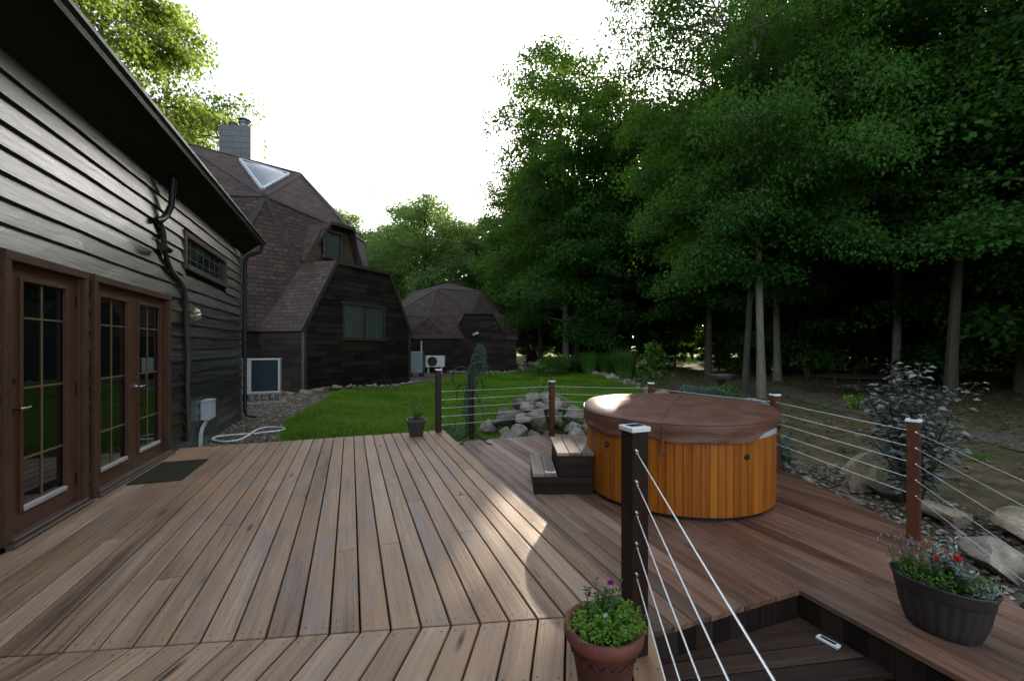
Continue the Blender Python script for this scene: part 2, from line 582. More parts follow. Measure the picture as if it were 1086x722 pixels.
def rockmat(name, a, b, c):
    m = NT(name)
    oi = m.n('ShaderNodeObjectInfo')
    n1 = m.noise(m.obj(), 2.4, 6, 0.65, 0.3)
    n2 = m.noise(m.obj(), 11, 5, 0.7)
    col = m.ramp(n1, [(0.3, a), (0.55, b), (0.75, c)])
    br = m.math('ADD', 0.65, m.math('MULTIPLY', oi.outputs['Random'], 0.75))
    mm = m.n('ShaderNodeMix'); mm.data_type = 'RGBA'; mm.blend_type = 'MULTIPLY'; mm.inputs[0].default_value = 1
    m.t.links.new(col, mm.inputs[6])
    cmb = m.n('ShaderNodeCombineColor')
    for i in range(3): m.t.links.new(br, cmb.inputs[i])
    m.t.links.new(cmb.outputs[0], mm.inputs[7])
    col = m.mix(m.ramp(n2, [(0.5, 0), (0.68, 0.65)]), mm.outputs[2], (0.085, 0.09, 0.062))
    m.base(col, 0.88, 0.25)
    m.bump(m.math('ADD', n1, m.math('MULTIPLY', n2, 0.5)), 0.8, 0.05)
    return m.mat


M['rock'] = rockmat('grey field stone', (0.13, 0.11, 0.085), (0.27, 0.238, 0.19), (0.42, 0.375, 0.305))
M['rock_tan'] = rockmat('tan field stone', (0.19, 0.15, 0.10), (0.36, 0.30, 0.21), (0.5, 0.43, 0.32))


def ground_mat():
    m = NT('woodland floor')
    p = m.pos()
    a = m.noise(p, 0.35, 5, 0.6)
    b = m.noise(p, 2.5, 6, 0.7)
    c = m.noise(p, 22, 4, 0.7)
    col = m.ramp(b, [(0.3, (0.05, 0.036, 0.021)), (0.5, (0.115, 0.088, 0.052)), (0.72, (0.19, 0.155, 0.098))])
    col = m.mix(m.ramp(a, [(0.5, 0), (0.64, 0.7)]), col, (0.055, 0.078, 0.022))
    col = m.mix(m.ramp(c, [(0.56, 0), (0.7, 0.75)]), col, (0.235, 0.195, 0.13))
    ln = m.n('ShaderNodeVectorMath')
    ln.operation = 'LENGTH'
    m.t.links.new(p, ln.inputs[0])
    # open meadow past the wood
    far = m.math('DIVIDE', m.math('SUBTRACT', ln.outputs['Value'], 44.0), 8.0)
    col = m.mix(m.ramp(far, [(0, 0), (1, 1)]), col, (0.05, 0.095, 0.016))
    m.base(col, 0.95, 0.15)
    m.bump(m.math('ADD', b, m.math('MULTIPLY', c, 0.7)), 1.0, 0.06)
    return m.mat


def lawn_mat():
    m = NT('mown lawn')
    p = m.pos()
    a = m.noise(p, 0.7, 4, 0.6)
    b = m.noise(p, 30, 4, 0.75)
    col = m.ramp(b, [(0.25, (0.035, 0.085, 0.008)), (0.55, (0.085, 0.18, 0.014)), (0.8, (0.15, 0.26, 0.028))])
    col = m.mix(m.ramp(a, [(0.5, 0), (0.8, 0.5)]), col, (0.10, 0.15, 0.03))
    m.base(col, 0.8, 0.2)
    m.bump(b, 1.0, 0.03)
    return m.mat


def gravel_mat(name, stops, sc=26):
    m = NT(name)
    p = m.pos()
    d = m.vor(p, sc)
    c = m.vor(p, sc, out='Color')
    n1 = m.noise(p, 1.1, 4, 0.6)
    col = m.ramp(c, [(0.15 + 0.7 * i / (len(stops) - 1), s) for i, s in enumerate(stops)])
    col = m.mix(m.ramp(d, [(0.35, 0), (0.7, 0.9)]), col, tuple(x * 0.2 for x in stops[0]))
    col = m.mix(m.ramp(n1, [(0.5, 0), (0.75, 0.5)]), col, (0.07, 0.06, 0.04))
    m.base(col, 0.9, 0.25)
    m.bump(m.math('SUBTRACT', 1.0, d), 1.0, 0.03)
    return m.mat


M['ground'] = ground_mat()
M['lawn'] = lawn_mat()
M['gravel'] = gravel_mat('pale pea gravel', [(0.08, 0.065, 0.045), (0.145, 0.12, 0.085), (0.22, 0.19, 0.14)])
M['path'] = gravel_mat('sandy path', [(0.15, 0.135, 0.10), (0.22, 0.2, 0.155), (0.29, 0.27, 0.215)], 40)

M['leaf'] = m_leaf('maple leaf', (0.008, 0.034, 0.011), (0.050, 0.138, 0.030), (0.13, 0.235, 0.018), 0.6, 0.42, 0.05)
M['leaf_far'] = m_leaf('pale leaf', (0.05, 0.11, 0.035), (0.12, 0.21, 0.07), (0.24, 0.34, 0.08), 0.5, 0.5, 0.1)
M['blade_tall'] = m_leaf('tall grass blade', (0.025, 0.08, 0.014), (0.09, 0.2, 0.04), (0.10, 0.2, 0.012), 0.6, 0.3, 0.1)
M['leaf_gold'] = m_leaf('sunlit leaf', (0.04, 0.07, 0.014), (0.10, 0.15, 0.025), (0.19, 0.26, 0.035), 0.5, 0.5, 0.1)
M['leaf_purple'] = m_leaf('plum leaf', (0.05, 0.065, 0.055), (0.2, 0.235, 0.21), (0.06, 0.02, 0.02), 0.4, 0.08, 0.8)
M['leaf_bright'] = m_leaf('garden leaf', (0.03, 0.085, 0.014), (0.10, 0.21, 0.035), (0.16, 0.28, 0.02), 0.5, 0.3)
M['leaf_lime'] = m_leaf('lime herb leaf', (0.07, 0.17, 0.015), (0.18, 0.36, 0.04), (0.25, 0.42, 0.02), 0.5, 0.3)
M['leaf_silver'] = m_leaf('silver leaf', (0.26, 0.32, 0.31), (0.48, 0.54, 0.52), (0.2, 0.25, 0.2), 0.7, 0.15)
M['leaf_spruce'] = m_leaf('blue green needles', (0.035, 0.085, 0.06), (0.12, 0.20, 0.15), (0.05, 0.09, 0.04), 0.6, 0.12, 0.2)
M['blade'] = m_leaf('grass blade', (0.05, 0.12, 0.008), (0.17, 0.30, 0.03), (0.16, 0.28, 0.012), 0.6, 0.3, 0.1)
M['stem'] = m_plain('brown stem', (0.05, 0.032, 0.022), 0.8, 0.3, 0, 0.3, 20, 0.3)
for nm, c in (('petal_purple', (0.35, 0.03, 0.42)), ('petal_red', (0.62, 0.03, 0.02)), ('petal_lilac', (0.36, 0.33, 0.62)), ('petal_white', (0.7, 0.7, 0.68)), ('petal_yellow', (0.6, 0.4, 0.05))):
    M[nm] = m_leaf(nm.replace('_', ' '), tuple(x * 0.7 for x in c), c, c, 0.6, 0.25)


# ------------------------------------------------------------------ ground
def ss(x):
    x = max(0.0, min(1.0, x))
    return x * x * (3 - 2 * x)


def gz(x, y):
    a = ss((x - 0.3) / 1.6) * (1 - 0.35 * ss((y - 12) / 10))
    z = -0.2 - 0.24 * a
    dip = ss((3.0 - y) / 0.8) * ss((4.5 - x) / 0.9) * ss((x + 2.0) / 1.0)
    z -= 0.9 * dip
    # low mound behind the boulders on the garden side
    z += 0.10 * math.exp(-((x - 8.5) ** 2 + (y - 3) ** 2) / 9.0)
    return z


def grid_ground():
    xs = np.unique(np.round(np.concatenate([np.linspace(-600, -40, 15), np.linspace(-40, -8, 17), np.arange(-8, 14, 0.3), np.linspace(14, 60, 40), np.linspace(60, 600, 14)]), 3))
    ys = np.unique(np.round(np.concatenate([np.linspace(-600, -30, 12), np.linspace(-30, -3, 12), np.arange(-3, 14, 0.3), np.linspace(14, 60, 40), np.linspace(60, 800, 14)]), 3))
    mb = MB()
    vs = [(x, y, gz(x, y) + (0.02 * math.sin(x * 1.7) * math.sin(y * 2.1) if abs(x) < 60 and x > 7 else 0)) for y in ys for x in xs]
    nx = len(xs)
    fs = [(j * nx + i, j * nx + i + 1, (j + 1) * nx + i + 1, (j + 1) * nx + i) for j in range(len(ys) - 1) for i in range(nx - 1)]
    mb.add(vs, fs, None, 0.5, 0, True)
    return tag(mb.build('ground', M['ground']), 'brown woodland floor with sparse moss under the trees', 'ground', kind='structure')


grid_ground()


def inside(poly, x, y):
    c = False
    n = len(poly)
    for i in range(n):
        x1, y1 = poly[i]
        x2, y2 = poly[(i + 1) % n]
        if (y1 > y) != (y2 > y) and x < (x2 - x1) * (y - y1) / (y2 - y1) + x1: c = not c
    return c


def drape(name, poly, step, off, mat, label, cat):
    # densify the outline with a little waviness, then triangulate with interior points
    out = []
    for i in range(len(poly)):
        a, b = Vector(poly[i]), Vector(poly[(i + 1) % len(poly)])
        k = max(1, int((b - a).length / step))
        for j in range(k):
            p = a.lerp(b, j / k)
            out.append(p + Vector((random.uniform(-1, 1), random.uniform(-1, 1))) * step * 0.12)
    xs = [p.x for p in out]
    ys = [p.y for p in out]
    pl = [(p.x, p.y) for p in out]
    pts = list(out)
    x = min(xs) + step / 2
    while x < max(xs):
        y = min(ys) + step / 2
        while y < max(ys):
            if inside(pl, x, y): pts.append(Vector((x + 0.01, y)))
            y += step
        x += step
    r = delaunay_2d_cdt(pts, [], [list(range(len(out)))], 1, 1e-4)
    mb = MB()
    mb.add([(p.x, p.y, gz(p.x, p.y) + off) for p in r[0]], [tuple(f) for f in r[2]], None, 0.5, 0, True)
    o = mb.build(name, mat)
    return tag(o, label, cat, kind='structure')


LAWN = [(-1.0, 7.0), (-1.2, 8.6), (-1.3, 10), (-1.15, 11.6), (-0.95, 12.9), (-0.75, 14.2), (-0.7, 15.6), (-.35, 16.8), (1.0, 18.2), (2.3, 19.7), (3.6, 21.0), (4.9, 23.4), (6.4, 26), (9, 28.2), (12.6, 29),
        (14.6, 26.2), (14.2, 22), (12.2, 16.5), (10.5, 12.6), (8.5, 10.3), (6.2, 9.6), (5.2, 8.9), (4.6, 7.9), (4.4, 6.6), (1.6, 6.6)]
drape('lawn', LAWN, 0.5, 0.03, M['lawn'], 'bright green mown lawn between the decks and the domed houses', 'lawn')
GRAVEL = [(-2.6, 6.9), (-1.0, 7.0), (-1.2, 8.6), (-1.3, 10), (-1.15, 11.6), (-0.85, 12.6), (-0.2, 13.6), (0.9, 15.2), (2.4, 17.9), (3.6, 20.2), (4.6, 22.6), (6.4, 26), (5, 27), (2.2, 24), (-1.5, 17.5), (-4, 18.5), (-8, 17), (-8, 10), (-2.6, 10)]
drape('gravel_strip', GRAVEL, 0.5, 0.016, M['gravel'], 'strip of pale gravel along the dark walls', 'gravel strip')
drape('path', [(20, 15.6), (17.56, 12.1), (15.61, 9.5), (14.75, 7.5), (13.93, 5.9), (12.85, 4.4), (11.4, 2.5), (10.2, 2.9), (11.6, 4.9), (12.4, 6.3), (13.3, 8.2), (14.4, 10.1), (16.2, 12.6), (18.8, 15.8)], 0.5, 0.02,
      M['path'], 'pale sandy path curving below the forest edge', 'path')
BED = [(5.2, 6.0), (5.5, 4.6), (5.0, 2.9), (4.3, 1.9), (3.5, 0.8), (4.6, 0.2), (5.5, 1.1), (6.2, 2.2), (6.6, 3.4), (6.5, 4.6), (5.9, 6.0)]
drape('gravel_bed', BED, 0.35, 0.012, M['gravel'], 'pebbly bed along the garden side of the lower deck', 'gravel bed')

# ------------------------------------------------------------------ decks
PIT = 0.145
mx_top = lambda x: 1.89 + (1.49 - x) * 0.2575      # the mitre line across the upper deck
DLO = Vector((-0.482, -0.876))
EDGE_X = 1.49


def nails(mb, pts, z, m=1):
    for (x, y) in pts:
        r = 0.0045
        mb.add([(x + r * math.cos(a * PI / 3), y + r * math.sin(a * PI / 3), z) for a in range(6)], [tuple(range(6))], None, 0.5, m)


M['nail'] = m_plain('rusty nail head', (0.02, 0.017, 0.016), 0.6, 0.4, 0.3, 0.3, 50, 0)


def build_upper():
    t = thing('wooden_deck', 'raised deck of pale weathered boards by the house doors, laid with a mitred turn', 'deck', (0, 0, 0))
    t['kind'] = 'structure'
    mb = MB()
    n = 26
    for i in range(n):
        x1 = EDGE_X - i * PIT
        x0 = x1 - PIT + 0.0095
        if x0 < -2.24: x0 = -2.24
        if x1 - x0 < 0.03: break
        y1 = 7.25 + random.uniform(-.004, .004)
        tone = max(.1, min(.9, random.gauss(0.5, 0.2)))
        cuts = [None]
        b0, b1 = mx_top(x0) + 0.004, mx_top(x1) + 0.004
        if random.random() < 0.3: cuts = [random.choice((3.2, 4.0, 4.8, 5.6, 6.4))]
        if cuts[0]:
            c = cuts[0]
            mb.plank([(x0, b0), (x1, b1), (x1, c - .0015), (x0, c - .0015)], -0.036, 0, tone=tone)
            mb.plank([(x0, c + .0015), (x1, c + .0015), (x1, y1), (x0, y1)], -0.036, 0, tone=max(.1, min(.9, random.gauss(0.5, 0.2))))
        else:
            mb.plank([(x0, b0), (x1, b1), (x1, y1), (x0, y1)], -0.036, 0, tone=tone)
        # turned boards below the mitre
        a, b = Vector((x0, mx_top(x0) - 0.004)), Vector((x1, mx_top(x1) - 0.004))
        L = 4.2
        mb.plank([a, a + DLO * L, b + DLO * L, b], -0.036, 0, d=DLO, tone=max(.1, min(.9, random.gauss(0.5, 0.2))))
        pts = []
        for y in np.arange(2.4, 7.2, 0.405):
            if y > max(b0, b1) + .05:
                pts += [(x0 + 0.028, y + random.uniform(-.01, .01)), (x1 - 0.028, y + random.uniform(-.01, .01))]
        for sgn in (0.05,):
            pts += [(x0 + .028, mx_top(x0 + .028) + sgn), (x1 - .028, mx_top(x1 - .028) + sgn)]
            pts += [tuple(Vector((x0 + .028, mx_top(x0 + .028))) + DLO * .05), tuple(Vector((x1 - .028, mx_top(x1 - .028))) + DLO * .05)]
        for k in range(1, 6):
            pts += [tuple(a + DLO * (k * 0.405) + Vector((0.026, 0))), tuple(b + DLO * (k * 0.405) - Vector((0.026, 0)))]
        nails(mb, pts, 0.0012)
    mb.build('decking', [M['deck'], M['nail']], t)
    fb = MB()
    fb.box(EDGE_X - 0.045, EDGE_X - 0.012, 1.9, 7.235, -0.62, -0.037)
    fb.box(-2.2, EDGE_X - 0.046, 7.2, 7.232, -0.5, -0.037)
    e0 = Vector((EDGE_X - 0.035, 1.87))
    fb.bar((*e0, -0.45), (*(e0 + DLO * 4.1), -0.45), 0.034, 0.82)
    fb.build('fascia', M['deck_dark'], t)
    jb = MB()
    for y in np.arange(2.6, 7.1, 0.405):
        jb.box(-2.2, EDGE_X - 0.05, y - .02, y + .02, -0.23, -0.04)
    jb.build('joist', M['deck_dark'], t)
    return t


build_upper()

ZL = -0.27


def pl(x, pts):
    for (x0, y0), (x1, y1) in zip(pts, pts[1:]):
        if x0 <= x <= x1: return y0 + (y1 - y0) * (x - x0) / (x1 - x0)
    return pts[-1][1]


TOPL = [(1.3, 7.47), (3.75, 7.47), (5.2, 6.42), (5.56, 4.12)]
BOTL = [(1.3, 2.07), (2.929, 2.07), (2.93, 0.15), (3.05, 0.3), (4.8, 2.2), (5.56, 4.12)]


def build_lower():
    t = thing('wooden_deck', 'lower deck of reddish brown boards under the hot tub', 'deck', (0, 0, 0))
    t['kind'] = 'structure'
    mb = MB()
    edges = [1.40]
    while edges[-1] + PIT < 2.93: edges.append(edges[-1] + PIT)
    x = 1.40
    strips = []
    while x < 2.93 - 0.03:
        strips.append((x, min(2.93, x + PIT) - 0.006))
        x += PIT
    x = 2.933
    while x < 5.52:
        strips.append((x, min(5.55, x + PIT - 0.006)))
        x += PIT
    for x0, x1 in strips:
        b0, b1, t0, t1 = pl(x0, BOTL), pl(x1, BOTL), pl(x0, TOPL), pl(x1, TOPL)
        if x0 > 2.93: b0, b1 = pl(max(x0, 2.932), BOTL), pl(x1, BOTL)
        if x1 < 2.935: b0 = b1 = 2.07 + random.uniform(-.004, .004)
        tone = random.gauss(0.5, 0.2)
        c = random.choice((None, None, 3.4, 4.6, 5.8))
        if c and b0 + .3 < c < t0 - .3 and b1 + .3 < c < t1 - .3:
            mb.plank([(x0, b0), (x1, b1), (x1, c - .0015), (x0, c - .0015)], ZL - .036, ZL, tone=tone)
            mb.plank([(x0, c + .0015), (x1, c + .0015), (x1, t1), (x0, t0)], ZL - .036, ZL, tone=random.gauss(0.5, 0.2))
        else:
            mb.plank([(x0, b0), (x1, b1), (x1, t1), (x0, t0)], ZL - .036, ZL, tone=tone)
        pts = []
        for y in np.arange(0.7, 7.4, 0.405):
            if max(b0, b1) + .05 < y < min(t0, t1) - .05:
                pts += [(x0 + 0.028, y), (x1 - 0.028, y)]
        nails(mb, pts, ZL + 0.0012)
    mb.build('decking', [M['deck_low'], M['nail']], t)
    fb = MB()
    out = [(1.3, 7.44), (3.73, 7.44), (5.17, 6.4), (5.52, 4.12), (4.77, 2.23), (3.05, 0.34)]
    for a, b in zip(out, out[1:]):
        fb.bar((*a, ZL - .135), (*b, ZL - .135), 0.034, 0.19)
    # riser boards round the stair well, upright planks
    x = 1.46
    while x < 2.9:
        fb.box(x, min(2.925, x + 0.137), 2.085, 2.11, -0.72, ZL - 0.038, random.gauss(0.5, 0.3))
        x += 0.14
    y = 2.08
    while y > -0.6:
        fb.box(2.945, 2.97, y - 0.137, y, -1.1, ZL - 0.038, random.gauss(0.5, 0.3))
        y -= 0.14
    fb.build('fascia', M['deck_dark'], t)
    jb = MB()
    for y in np.arange(2.4, 7.3, 0.405):
        jb.box(1.5, min(5.0, 5.4 - max(0, y - 5.2) * .8), y - .02, y + .02, ZL - 0.16, ZL - 0.04)
    jb.build('joist', M['deck_dark'], t)


build_lower()


def build_stairs():
    t = thing('deck_stairs', 'dark worn wooden steps going down beside the front post', 'stairs', (0, 0, 0))
    d = Vector((0.978, -0.21))
    p = Vector((0.21, 0.978))
    front = Vector((2.935, 1.53))
    z = ZL - 0.195
    mb = MB()
    wd = 0.14

    def clip(poly, a, nrm):
        out = []
        for i in range(len(poly)):
            q, r = poly[i], poly[(i + 1) % len(poly)]
            dq, dr = (q - a).dot(nrm), (r - a).dot(nrm)
            if dq >= 0: out.append(q)
            if dq * dr < 0: out.append(q.lerp(r, dq / (dq - dr)))
        return out

    def tread(front, rows, z, back):
        for k in range(rows):
            q = front + p * (k * wd)
            poly = [q - d * 2.2, q + d * 0.4, q + d * 0.4 + p * (wd - .009), q - d * 2.2 + p * (wd - .009)]
            poly = clip(poly, Vector((2.938, 0)), Vector((-1, 0)))
            poly = clip(poly, Vector((1.3, 0)), Vector((1, 0)))
            poly = clip(poly, Vector((0, back)), Vector((0, -1)))
            # left side ends at the upper deck's skirt
            poly = clip(poly, Vector((EDGE_X + .0, 1.87)), Vector((0.876, -0.482)))
            if len(poly) >= 3: mb.plank(poly, z - .036, z, d=d, tone=random.gauss(.5, .25))

    tread(front, 7, z, 2.082)
    tread(front - p * 0.28, 2, z - 0.19, 2.08)
    tread(front - p * 0.56, 2, z - 0.38, 2.08)
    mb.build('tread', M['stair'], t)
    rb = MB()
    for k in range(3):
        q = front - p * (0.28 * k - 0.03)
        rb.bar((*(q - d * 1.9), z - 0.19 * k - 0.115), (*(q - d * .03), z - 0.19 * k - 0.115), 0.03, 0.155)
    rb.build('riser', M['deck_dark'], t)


build_stairs()


# ------------------------------------------------------------------ posts, caps, cables
def post(x, y, z0, z1, label, rz=0.0, w=0.089, cap=True):
    t = thing('deck_post', label, 'post', (x, y, z0), rz, 'wooden posts of the cable railing')
    mb = MB()
    h = z1 - z0 - 0.03
    mb.box(-w / 2, w / 2, -w / 2, w / 2, -0.0, h, random.random())
    mb.build('shaft', M['post'], t, 0.004, 2)
    cb = MB()
    k = w / 2 + 0.008
    cb.box(-k, k, -k, k, h + .001, h + 0.024)
    c = cb.build('post_cap', M['solar_frame'], t, 0.004, 2)
    sb = MB()
    sb.box(-k * .68, k * .68, -k * .42, k * .42, h + 0.0225, h + 0.027)
    sb.build('solar_cell', M['solar'], c, 0.001)
    return t


PO = {
    'F': Vector((1.24, 1.66)), 'A': Vector((1.37, 7.10)), 'B': Vector((3.58, 7.32)), 'E': Vector((5.06, 6.3)), 'D': Vector((5.39, 4.15)), 'C': Vector((4.66, 2.27)),
}
post(*PO['F'], 0, 1.06, 'tall dark post rising right behind the terracotta pot', 0)
post(*PO['A'], 0, 1.06, 'post on the far corner of the raised deck, beside the square planter', 0)
post(*PO['B'], ZL, 0.79, 'post in front of the pile of field stones', 0)
post(*PO['E'], ZL, 0.79, 'post hidden behind the hot tub with only its cap showing', -0.5)
post(*PO['D'], ZL, 0.79, 'post just past the side of the hot tub, nearest the big tree trunk', -0.3)
post(*PO['C'], ZL, 0.79, 'post before the plum leaved shrub, cables meeting at its corner', 0.35)
ORD = ['topmost', 'second from top', 'middle', 'second from bottom', 'lowest']
HS = [0.945, 0.805, 0.665, 0.525, 0.385]


def run(a, b, zs_a, zs_b, what, sag=0.004, hw=True, ends=(True, True)):
    for k in range(5):
        mb = MB()
        pa, pb = Vector((a.x, a.y, zs_a[k])), Vector((b.x, b.y, zs_b[k]))
        pts = []
        for i in range(9):
            f = i / 8
            p = pa.lerp(pb, f)
            p.z -= sag * 4 * f * (1 - f) * random.uniform(.6, 1.2)
            pts.append(p)
        t = thing('railing_cable', '%s steel cable %s' % (ORD[k], what), 'cable', pa, 0, 'steel cables of the deck railing')
        mb.tube([p - pa for p in pts], 0.0028, 6)
        mb.build('strand', M['cable'], t)
        d = (pb - pa).normalized()
        for (q, s, on) in ((pa, 1, ends[0]), (pb, -1, ends[1])):
            if not on: continue
            fb = MB()
            fb.tube([q - pa - d * s * 0.004, q - pa + d * s * 0.006], 0.011, 8)
            fb.tube([q - pa + d * s * 0.006, q - pa + d * s * 0.05], 0.0058, 6)
            fb.build('end_fitting', M['chrome'], t)


def span(ka, kb, za, zb, what, **kw):
    a, b = PO[ka], PO[kb]
    d = (b - a).normalized()
    run(a + d * 0.047, b - d * 0.047, [za + h for h in HS], [zb + h for h in HS], what, **kw)


F2 = PO['F'] + DLO * 2.6
d = DLO.normalized()
run(PO['F'] + d * 0.047 + Vector((0.0, 0)), F2, HS, HS, 'slanting from the front post towards the viewer', ends=(True, False))
span('A', 'B', ZL, ZL, 'between the far corner post and the stone pile post')
span('B', 'E', ZL, ZL, 'running behind the hot tub from the stone pile post')
span('E', 'D', ZL, ZL, 'hidden along the far side of the hot tub')
span('D', 'C', ZL, ZL, 'between the hot tub and the post by the plum shrub')
C2 = PO['C'] + Vector((-0.735, -0.68)) * 2.4
d = (C2 - PO['C']).normalized()
run(PO['C'] + d * 0.047, C2, [ZL + h for h in HS], [ZL + h for h in HS], 'above the oval planter, out from the plum shrub post', ends=(True, False))


def step_light(name_label, x, y, z, rz):
    t = thing('step_light', name_label, 'step light', (x, y, z), rz, 'small solar step lights')
    mb = MB()
    mb.box(-0.062, 0.062, -0.024, 0.024, 0.0005, 0.016)
    c = mb.build('light_housing', M['solar_frame'], t, 0.003, 2)
    sb = MB()
    sb.box(-0.043, 0.043, -0.012, 0.012, 0.014, 0.018)
    sb.build('solar_cell', M['solar'], c)


step_light('white rimmed solar light on the dark stair tread', 2.85, 1.83, ZL - 0.195, R_(-82))

# ------------------------------------------------------------------ hot tub and its steps
TUB = Vector((3.66, 4.12))


def hot_tub():
    t = thing('hot_tub', 'round cedar hot tub with a brown vinyl cover', 'hot tub', (TUB.x, TUB.y, ZL))
    R = 1.045
    n = 82
    mb = MB()
    zb, zt = 0.045, 0.80
    for i in range(n):
        a0, a1 = 2 * PI * i / n, 2 * PI * (i + 1) / n
        g = 0.0016 / R
        tone = random.gauss(0.5, 0.25)
        if random.random() < 0.12: tone = random.uniform(0.7, 1.1)
        u = (random.uniform(0, 50), random.uniform(0, 50))
        vs, uv = [], []
        for z in (zb, zt):
            for (aa, rr) in ((a0 + g, R - .006), (a0 + g * 3.5, R), (a1 - g * 3.5, R), (a1 - g, R - .006)):
                vs.append((rr * math.cos(aa), rr * math.sin(aa), z))
                uv.append((u[0] + z, u[1] + (aa - a0) * R))
        mb.add(vs, [(0, 1, 5, 4), (1, 2, 6, 5), (2, 3, 7, 6)], uv, tone)
        mb.add([vs[3], (math.cos(a1 + g) * (R - .006), math.sin(a1 + g) * (R - .006), zb), (math.cos(a1 + g) * (R - .006), math.sin(a1 + g) * (R - .006), zt), vs[7]], [(0, 1, 2, 3)], None, 0.0)
    mb.build('stave_wall', M['cedar'], t)
    pb = MB()
    pb.lathe([(R - .04, 0.0), (R - .035, 0.06)], 64)
    pb.build('plinth', M['black'], t)
    lp = MB()
    lp.lathe([(R - .01, .775), (R + .004, .785), (R + .004, .835), (R - .05, .85), (R - .15, .85)], 64)
    lp.build('shell_lip', M['grey_box'], t)
    # cover: shallow crown with a fold, skirt that sags and lifts on one side
    lid = MB()
    rt = R + 0.035
    az_cam = math.atan2(-TUB.y, -TUB.x)               # towards the viewer
    az_r = az_cam + 1.05                       # the side where the skirt has lifted

    def lift(a):
        dd = (a - az_r + PI) % (2 * PI) - PI
        return math.exp(-(dd / 0.3) ** 2)

    tilt = Vector((math.cos(az_cam), math.sin(az_cam)))

    def fn(i, a, r, z):
        x, y = r * math.cos(a), r * math.sin(a)
        zz = z - 0.03 * (x * tilt.x + y * tilt.y)
        if i >= 9:                                      # skirt bottom rings
            wav = 0.012 * math.sin(5 * a + 1) + 0.009 * math.sin(9 * a) + 0.006 * math.sin(17 * a)
            zz += (wav + lift(a) * 0.075) * (i - 8) / 4
            r = r + 0.006 * math.sin(11 * a + i) + 0.004 * math.sin(23 * a)
        if i < 7:
            ridge = abs(x * tilt.x + y * tilt.y)        # centre fold across the view
            zz += 0.022 * max(0, 1 - ridge / 0.9) - 0.007 * math.exp(-(ridge / 0.02) ** 2)
        return r, zz

    prof = [(0.001, 1.012)] + [(rt * k / 6, 1.012 - 0.022 * (k / 6) ** 2) for k in range(1, 6)] + [(rt - .03, 0.992), (rt - .008, 0.985), (rt + .004, 0.962), (rt + .002, 0.90), (rt - .004, 0.86), (rt - .002, 0.82), (rt + .004, 0.81), (rt, 0.795)]
    lid.lathe(prof, 96, fn=fn)
    lo = lid.build('cover', M['vinyl'], t)
    sd = MB()                                           # piping round the rim
    pts = []
    for k in range(97):
        a = 2 * PI * k / 96
        r, zz = fn(7, a, rt + .002, 0.972)
        pts.append((r * math.cos(a), r * math.sin(a), zz))
    sd.tube(pts, 0.006, 6, cap=False)
    # seam over the top, towards the viewer
    pts = []
    for k in range(-14, 15):
        r = k / 14 * (rt - .03)
        a = az_cam - 0.12 if r > 0 else az_cam - 0.12 + PI
        rr, zz = fn(3, a, abs(r), 1.014 - 0.022 * (abs(r) / rt) ** 2)
        pts.append((rr * math.cos(a), rr * math.sin(a), zz))
    sd.tube(pts, 0.006, 6)
    sd.build('piping', M['vinyl'], lo)
    st = MB()
    for aa in (az_cam - 0.1, az_cam + 2.2, az_cam - 2.0):
        rd = Vector((math.cos(aa), math.sin(aa), 0))
        tg = Vector((-rd.y, rd.x, 0))
        st.obox(rd * (rt + .014) + Vector((0, 0, 0.80)), (0, 0, 0.115), tg * 0.011, rd * 0.003)
        st.obox(rd * (rt + .016) + Vector((0, 0, 0.675)), (0, 0, 0.022), tg * 0.017, rd * 0.009)
    st.build('cover_strap', M['vinyl'], lo, 0.002)
    for aa, zz in ((az_cam - 0.72, 0.63), (az_cam + 0.68, 0.62), (az_cam - 1.75, 0.5)):
        v = MB()
        rd = Vector((math.cos(aa), math.sin(aa), 0))
        v.tube([rd * (R - .01) + Vector((0, 0, zz)), rd * (R + .008) + Vector((0, 0, zz))], 0.03, 16)
        v.tube([rd * (R + .008) + Vector((0, 0, zz)), rd * (R + .02) + Vector((0, 0, zz))], [0.02, 0.012], 12)
        v.build('vent', M['black'], t)


hot_tub()


